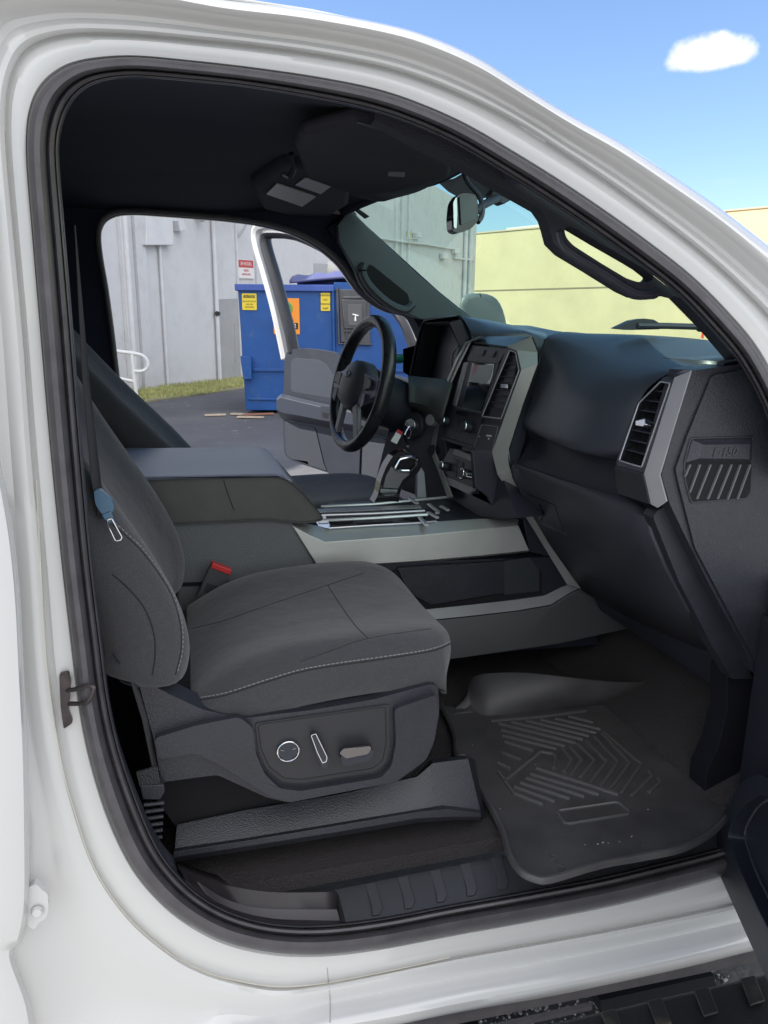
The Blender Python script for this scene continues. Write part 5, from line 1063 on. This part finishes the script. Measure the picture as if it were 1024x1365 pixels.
# ================================================================== DUMPSTER
ya = qz(330, 551, 0).y
dF = 10.4
P0 = q(326, 551, dF+.9); P0.z = 0; P1 = q(448, 560, dF+.2); P1.z = 0; P0 = qz(328, 551, 0); 
P1 = P0+Vector((1, -.28, 0)).normalized()*1.0
ddir = Vector((.97, -.24, 0)).normalized(); dn = Vector((-.24, -.97, 0)).normalized()
DF = lambda a, b, off=0: qp(a, b, P0, dn, off)
dm = thing('dumpster', 'large blue steel dumpster with stickers parked by the grey wall', 'dumpster', (P0.x, P0.y, 0))
topz = DF(322, 384).z; wR = (DF(545, 560)-P0).dot(ddir); P0n = P0
fb = [DF(322, 386), DF(640, 384), DF(640, 560), P0+zup*.12]; fb[1].z = topz; fb[2].z = .12
bodyd = G().prism([P0+zup*.05-ddir*0, P0+ddir*wR+zup*.05, P0+ddir*wR+zup*topz, P0-ddir*.06+zup*topz], -dn*1.9).build('bin_body', M['blue'], dm, bevel=.015)
tr_ = DF(445, 372, .05); xk = (tr_-P0).dot(ddir)
G().prism([P0-ddir*.10+zup*(topz-.04)+dn*.06, P0+ddir*xk+zup*(topz-.04)+dn*.06, P0+ddir*xk+zup*(topz+.06)+dn*.06, P0-ddir*.10+zup*(topz+.06)+dn*.06], -dn*2.0).build('top_rail', mat('top_rail_blue', (.05, .10, .36), .45), dm, bevel=.01)
G().prism([P0+ddir*xk+zup*(topz-.03)+dn*.04, P0+ddir*wR+zup*(topz-.03)+dn*.04, P0+ddir*wR+zup*(topz+.10)+dn*.04, P0+ddir*xk+zup*(topz+.10)+dn*.04], -dn*1.9).build('top_rail', M['blue'], dm, bevel=.01)
# lower ledge seam and side pocket
s0 = DF(340, 491); 
G().prism([DF(338, 491, .0), DF(545, 492, .0), DF(545, 496, .0), DF(338, 495, .0)], dn*.04).build('front_rib', M['blue'], dm, bevel=.008)
G().prism([DF(322, 474), DF(336, 475), DF(337, 505), DF(326, 505)], dn*.14).build('fork_pocket', M['blue'], dm, bevel=.01)
G().prism([DF(331, 530, .0), DF(545, 534, .0), DF(545, 537, .0), DF(331, 533, .0)], dn*.03).build('bottom_rib', M['blue'], dm, bevel=.008)
G().tube([DF(444, 384, .02), DF(447, 560, .02)], .03, 6).build('corner_rib', M['blue'], dm)
# lid (dark wavy)
rows = []
for k in range(9):
    t = k/8; row = []
    for j in range(33):
        s_ = j/32; x = (DF(386, 374)-P0).dot(ddir)+s_*2.9; zz = topz+.08+.13*math.sin(math.pi*min(1, s_*1.6+.08)*.5)+.02*math.sin(j*1.7)*math.sin(math.pi*t)
        row.append(P0+ddir*min(x, wR)-dn*(-.02+t*1.7)+zup*(zz+.25*math.sin(math.pi*t)*.5))
    rows.append(row)
G().grid(rows).build('lid', M['bluelid'], dm, solid=.04)
# hatch
ht = G().prism([DF(a, b, .01) for a, b in [(452, 386), (492, 386), (494, 458), (455, 456)]], dn*.05).build('hatch_frame', M['darksteel'], dm, bevel=.01)
G().prism([DF(a, b, .062) for a, b in [(456, 399), (488, 400), (489, 438), (459, 438)]], dn*.03).build('hatch_door', M['darksteel'], ht, bevel=.01)
G().prism([DF(a, b, .093) for a, b in [(464, 406), (482, 406), (483, 434), (465, 434)]], dn*.01).build('hatch_plate', mat('hatch_plate', (.10, .10, .105), .5), ht, bevel=.004)
G().tube([DF(457, 397, .07), DF(489, 397, .07)], .02, 6).build('hatch_bar', M['darksteel'], ht); G().tube([DF(459, 442, .07), DF(489, 442, .07)], .02, 6).build('hatch_bar', M['darksteel'], ht)
G().tube([DF(461, 403, .07), DF(462, 452, .07)], .015, 6).build('hatch_hinge', M['darksteel'], ht)
G().tube([DF(474, 420, .11), DF(474, 428, .11)], .012, 6).tube([DF(470, 419, .11), DF(478, 421, .11)], .01, 6).build('hatch_mark', M['signw'], ht)
G().tube([DF(a, b, .05) for a, b in [(450, 384), (452, 458), (496, 459)]], .02, 6).build('hatch_surround', M['darksteel'], ht)
dU = ddir; dV = zup
def dsticker(l, m, name, label=None):
    c = (DF(*l[0])+DF(*l[2]))/2; w_ = abs((DF(*l[1])-DF(*l[0])).dot(dU)); h_ = abs((DF(*l[0])-DF(*l[3])).z)
    f = lambda cx, cz, ww, hh, off: [c+dU*(cx-ww/2)+dV*(cz+hh/2)+dn*off, c+dU*(cx+ww/2)+dV*(cz+hh/2)+dn*off, c+dU*(cx+ww/2)+dV*(cz-hh/2)+dn*off, c+dU*(cx-ww/2)+dV*(cz-hh/2)+dn*off]
    o = G().prism(rnd(f(0, 0, w_, h_, .016), .015), dn*.003).build(name, M[m], dm, label=label); return o, c, w_, h_, f
o, c, w_, h_, f = dsticker([(322.5, 391.5), (342, 391), (343, 413), (323.5, 413.5)], 'yellow', 'caution_sticker', 'yellow caution sticker')
G().prism(f(0, h_*.32, w_*.8, h_*.16, .020), dn*.002).build('sticker_band', M['black'], o)
G().text('CAUTION', c+dV*h_*.32+dn*.024, dU, dV, h_*.17, .001).build('sticker_heading', M['yellow'], o)
G().text('DO NOT PLAY', c+dV*h_*.02+dn*.021, dU, dV, h_*.13, .001).text('ON OR', c-dV*h_*.16+dn*.021, dU, dV, h_*.13, .001).text('AROUND', c-dV*h_*.33+dn*.021, dU, dV, h_*.13, .001).build('sticker_lettering', M['black'], o)
o, c, w_, h_, f = dsticker([(427.5, 391), (440, 390.5), (440.5, 414), (428, 415)], 'yellow', 'warning_sticker', 'narrow yellow warning sticker')
for i, t_ in enumerate(['WARNING', 'NO', 'PARKING', 'KEEP']): G().text(t_, c+dV*h_*(.36-.24*i)+dn*.021, dU, dV, h_*.15, .001).build('sticker_lettering', M['black'], o)
o, c, w_, h_, f = dsticker([(363, 398), (398, 397), (401, 445), (365, 446)], 'orange', 'company_sticker', 'orange sticker with a phone number')
G().prism(f(0, -h_*.27, w_*.88, h_*.18, .020), dn*.002).build('number_band', M['black'], o)
G().text('954 772', c-dV*h_*.27+dn*.024, dU, dV, h_*.17, .001).build('phone_number', M['signw'], o)
G().tube([c+dU*w_*.2*math.cos(a)+dV*(h_*.22+h_*.16*math.sin(a))+dn*.022 for a in [2*math.pi*i/24 for i in range(24)]], .02, 6, closed=True).build('sticker_emblem', M['green'], o)
G().disc(c-dU*w_*.25+dV*h_*.05+dn*.02, dn, .05, .004, 16).build('sticker_emblem', M['signw'], o)
G().text('RECYCLING', c-dV*h_*.10+dn*.021, dU, dV, h_*.08, .001).build('sticker_lettering', M['black'], o)
# wheels under
for x in (.3, wR-.4):
    p = P0+ddir*x-dn*.25; G().disc(p+ddir*-.04+zup*.06, ddir, .058, .08, 20).build('caster', M['black'], dm)
# beige unit behind the dumpster
ac = thing('wall_duct', 'beige metal duct with end flange behind the blue dumpster', 'duct', DF(430, 365, -2.4))
G().prism([DF(a, b, -2.3) for a, b in [(418, 350), (437, 351), (437, 378), (418, 378)]], -dn*.5).build('flange_box', mat('grey_box_metal', (.38, .38, .37), .6), ac, bevel=.02)
G().tube([DF(437, 362, -2.5), DF(470, 363, -2.5)], .2, 18).build('duct_pipe', M['rust'], ac)
# stray wood
for i, (a, b, an_, ln_, col_, lb) in enumerate([(287, 554, .1, .34, 'wood', 'thin pale wood scrap lying alone on the asphalt'), (320, 553, -.5, .30, 'wood', 'short wood offcut nearest the dumpster corner'), (334, 557, -.35, .42, 'wood', 'longer wood offcut on the asphalt in front of the dumpster'), (345, 553, .1, .5, 'redwood', 'reddish wood strip at the foot of the dumpster')]):
    p = qz(a, b, .012); d_ = Vector((math.cos(an_), math.sin(an_), 0)); s_ = Vector((-d_.y, d_.x, 0))*.045
    o = G().prism([p-d_*ln_/2-s_, p+d_*ln_/2-s_*.7, p+d_*ln_/2+s_, p-d_*ln_/2+s_*1.1], (0, 0, .025)).build('wood_scrap', M['wood'] if col_ == 'wood' else mat('red_wood', (.3, .13, .09), .8), bevel=.004)
    tag(o, lb, 'wood scrap', 'wood scraps on the asphalt')
# ================================================================== TAN BUILDING
Yl = q(632, 312, 46); Ba = Vector((Yl.x-4*1.0, Yl.y+4*.55, 0))
hgt = Yl.z
d_r = ray(1024, 277); 
# find point along the right ray where z == hgt
tR = (hgt-CP.z)/d_r.z; Yr = CP+d_r*tR
by = (Vector((Yr.x, Yr.y, 0))-Vector((Yl.x, Yl.y, 0))).normalized(); ny = Vector((by.y, -by.x, 0)); ny = ny if ny.y < 0 else -ny
YBp = lambda a: (lambda p: Vector((p.x, p.y, 0)))(qp(a, 400, Vector((Yl.x, Yl.y, 0)), ny))
y0_ = Vector((Yl.x, Yl.y, 0))-by*6; y1_ = Vector((Yr.x, Yr.y, 0))+by*14; ym_ = YBp(958)
tb = thing('tan_building', 'long flat roofed pale yellow and tan building behind the lot on the right', 'building', (Yl.x, Yl.y, 0))
G().prism([y0_, ym_, ym_+zup*hgt, y0_+zup*hgt], -ny*15).build('wall', M['tan'], tb, label='pale yellow wall')
G().prism([ym_, y1_, y1_+zup*hgt, ym_+zup*hgt], -ny*15.02).build('wall', mat('orange_tan_stucco', (.80, .57, .30), .9, var=(.6, .06, 8)), tb, label='orange tan end of the wall')
G().prism([y0_+zup*hgt+ny*.05, y1_+zup*hgt+ny*.05, y1_+zup*(hgt+.08)+ny*.05, y0_+zup*(hgt+.08)+ny*.05], -ny*15.1).build('parapet_cap', mat('parapet_cap', (.5, .40, .27), .7), tb)
YB = lambda a, b, off=0: qp(a, b, Vector((Yl.x, Yl.y, 0)), ny, off)
zs = YB(700, 385).z
G().prism([Vector((p.x, p.y, zs)) for p in (y0_+ny*.004, y1_+ny*.004)]+[Vector((p.x, p.y, zs-.07)) for p in (y1_+ny*.004, y0_+ny*.004)], ny*.02).build('wall_seam', mat('wall_seam_brown', (.25, .2, .13), .9), tb)  # brown joint line across the tan wall
ru = [YB(a, b, -2) for a, b in [(675, 304), (722, 299), (722, 312), (675, 314)]]
G().prism(ru, -ny*2).build('rooftop_unit', M['rust'], tb, bevel=.03)
pm = thing('marker_post', 'small red and white marker post in front of the tan wall', 'marker post', (YB(937, 448, 1.5).x, YB(937, 448, 1.5).y, 0))
pp = YB(937, 443, 1.5); pb2 = pp.copy(); pb2.z = 0
G().tube([pb2, pp], .06, 8).build('post', M['signw'], pm); G().tube([pp-zup*.3, pp+zup*.12], .065, 8).build('reflector', mat('red_reflector', (.8, .08, .03), .4), pm)
# wiper on the windshield base (outside)
wp = G(); zc = .0
w0 = wsp(.40, .0); 
WPt = lambda a, b: q(a, b, .60)
wiper = G().tube(Q([(850, 434), (890, 434.5), (940, 436)], .42), (.007, .006), 8).build('wiper', M['plastic2'], truck)
G().prism(rnd(Q([(820, 438), (843, 427), (858, 424.5), (872, 426), (881, 432), (881, 439), (840, 440)], .42), .004), (0, .02, 0)).build('wiper_arm', M['plastic2'], wiper, bevel=.003)
G().tube(Q([(932, 436), (943, 437)], .42), .010, 8).build('wiper_tip', M['plastic2'], wiper)
# hood, seen only from aside
G().prism([(1.30, -.0, 1.22), (1.62, .0, 1.20), (2.6, .02, 1.10), (2.6, 1.68, 1.10), (1.62, 1.7, 1.20), (1.30, 1.7, 1.22)], (0, 0, -.25)).build('hood', M['paint'], truck, bevel=.04)

# wing, hinge pillar and cowl: seen when one steps aside
G().prism([(1.12, -.06, .34), (1.12, -.06, 1.26), (1.6, -.05, 1.20), (2.6, -.03, 1.10), (2.6, -.03, .40), (2.45, -.03, .40), (2.36, -.03, .66), (2.1, -.03, .78), (1.84, -.03, .66), (1.75, -.03, .40)], (0, .06, 0)).build('wing', M['paint'], truck, bevel=.012)
G().prism([(1.085, .0, .40), (1.20, .0, .40), (1.20, .0, 1.36), (1.085, .0, 1.36)], (0, .05, 0)).build('hinge_pillar', M['paint'], truck, bevel=.006)
G().grid([[wsp(i/16, 0)+Vector((.004, 0, -.006)) for i in range(17)], [Vector((1.55, .02+1.66*i/16, 1.215)) for i in range(17)]]).build('cowl', M['plastic2'], truck, solid=.004)
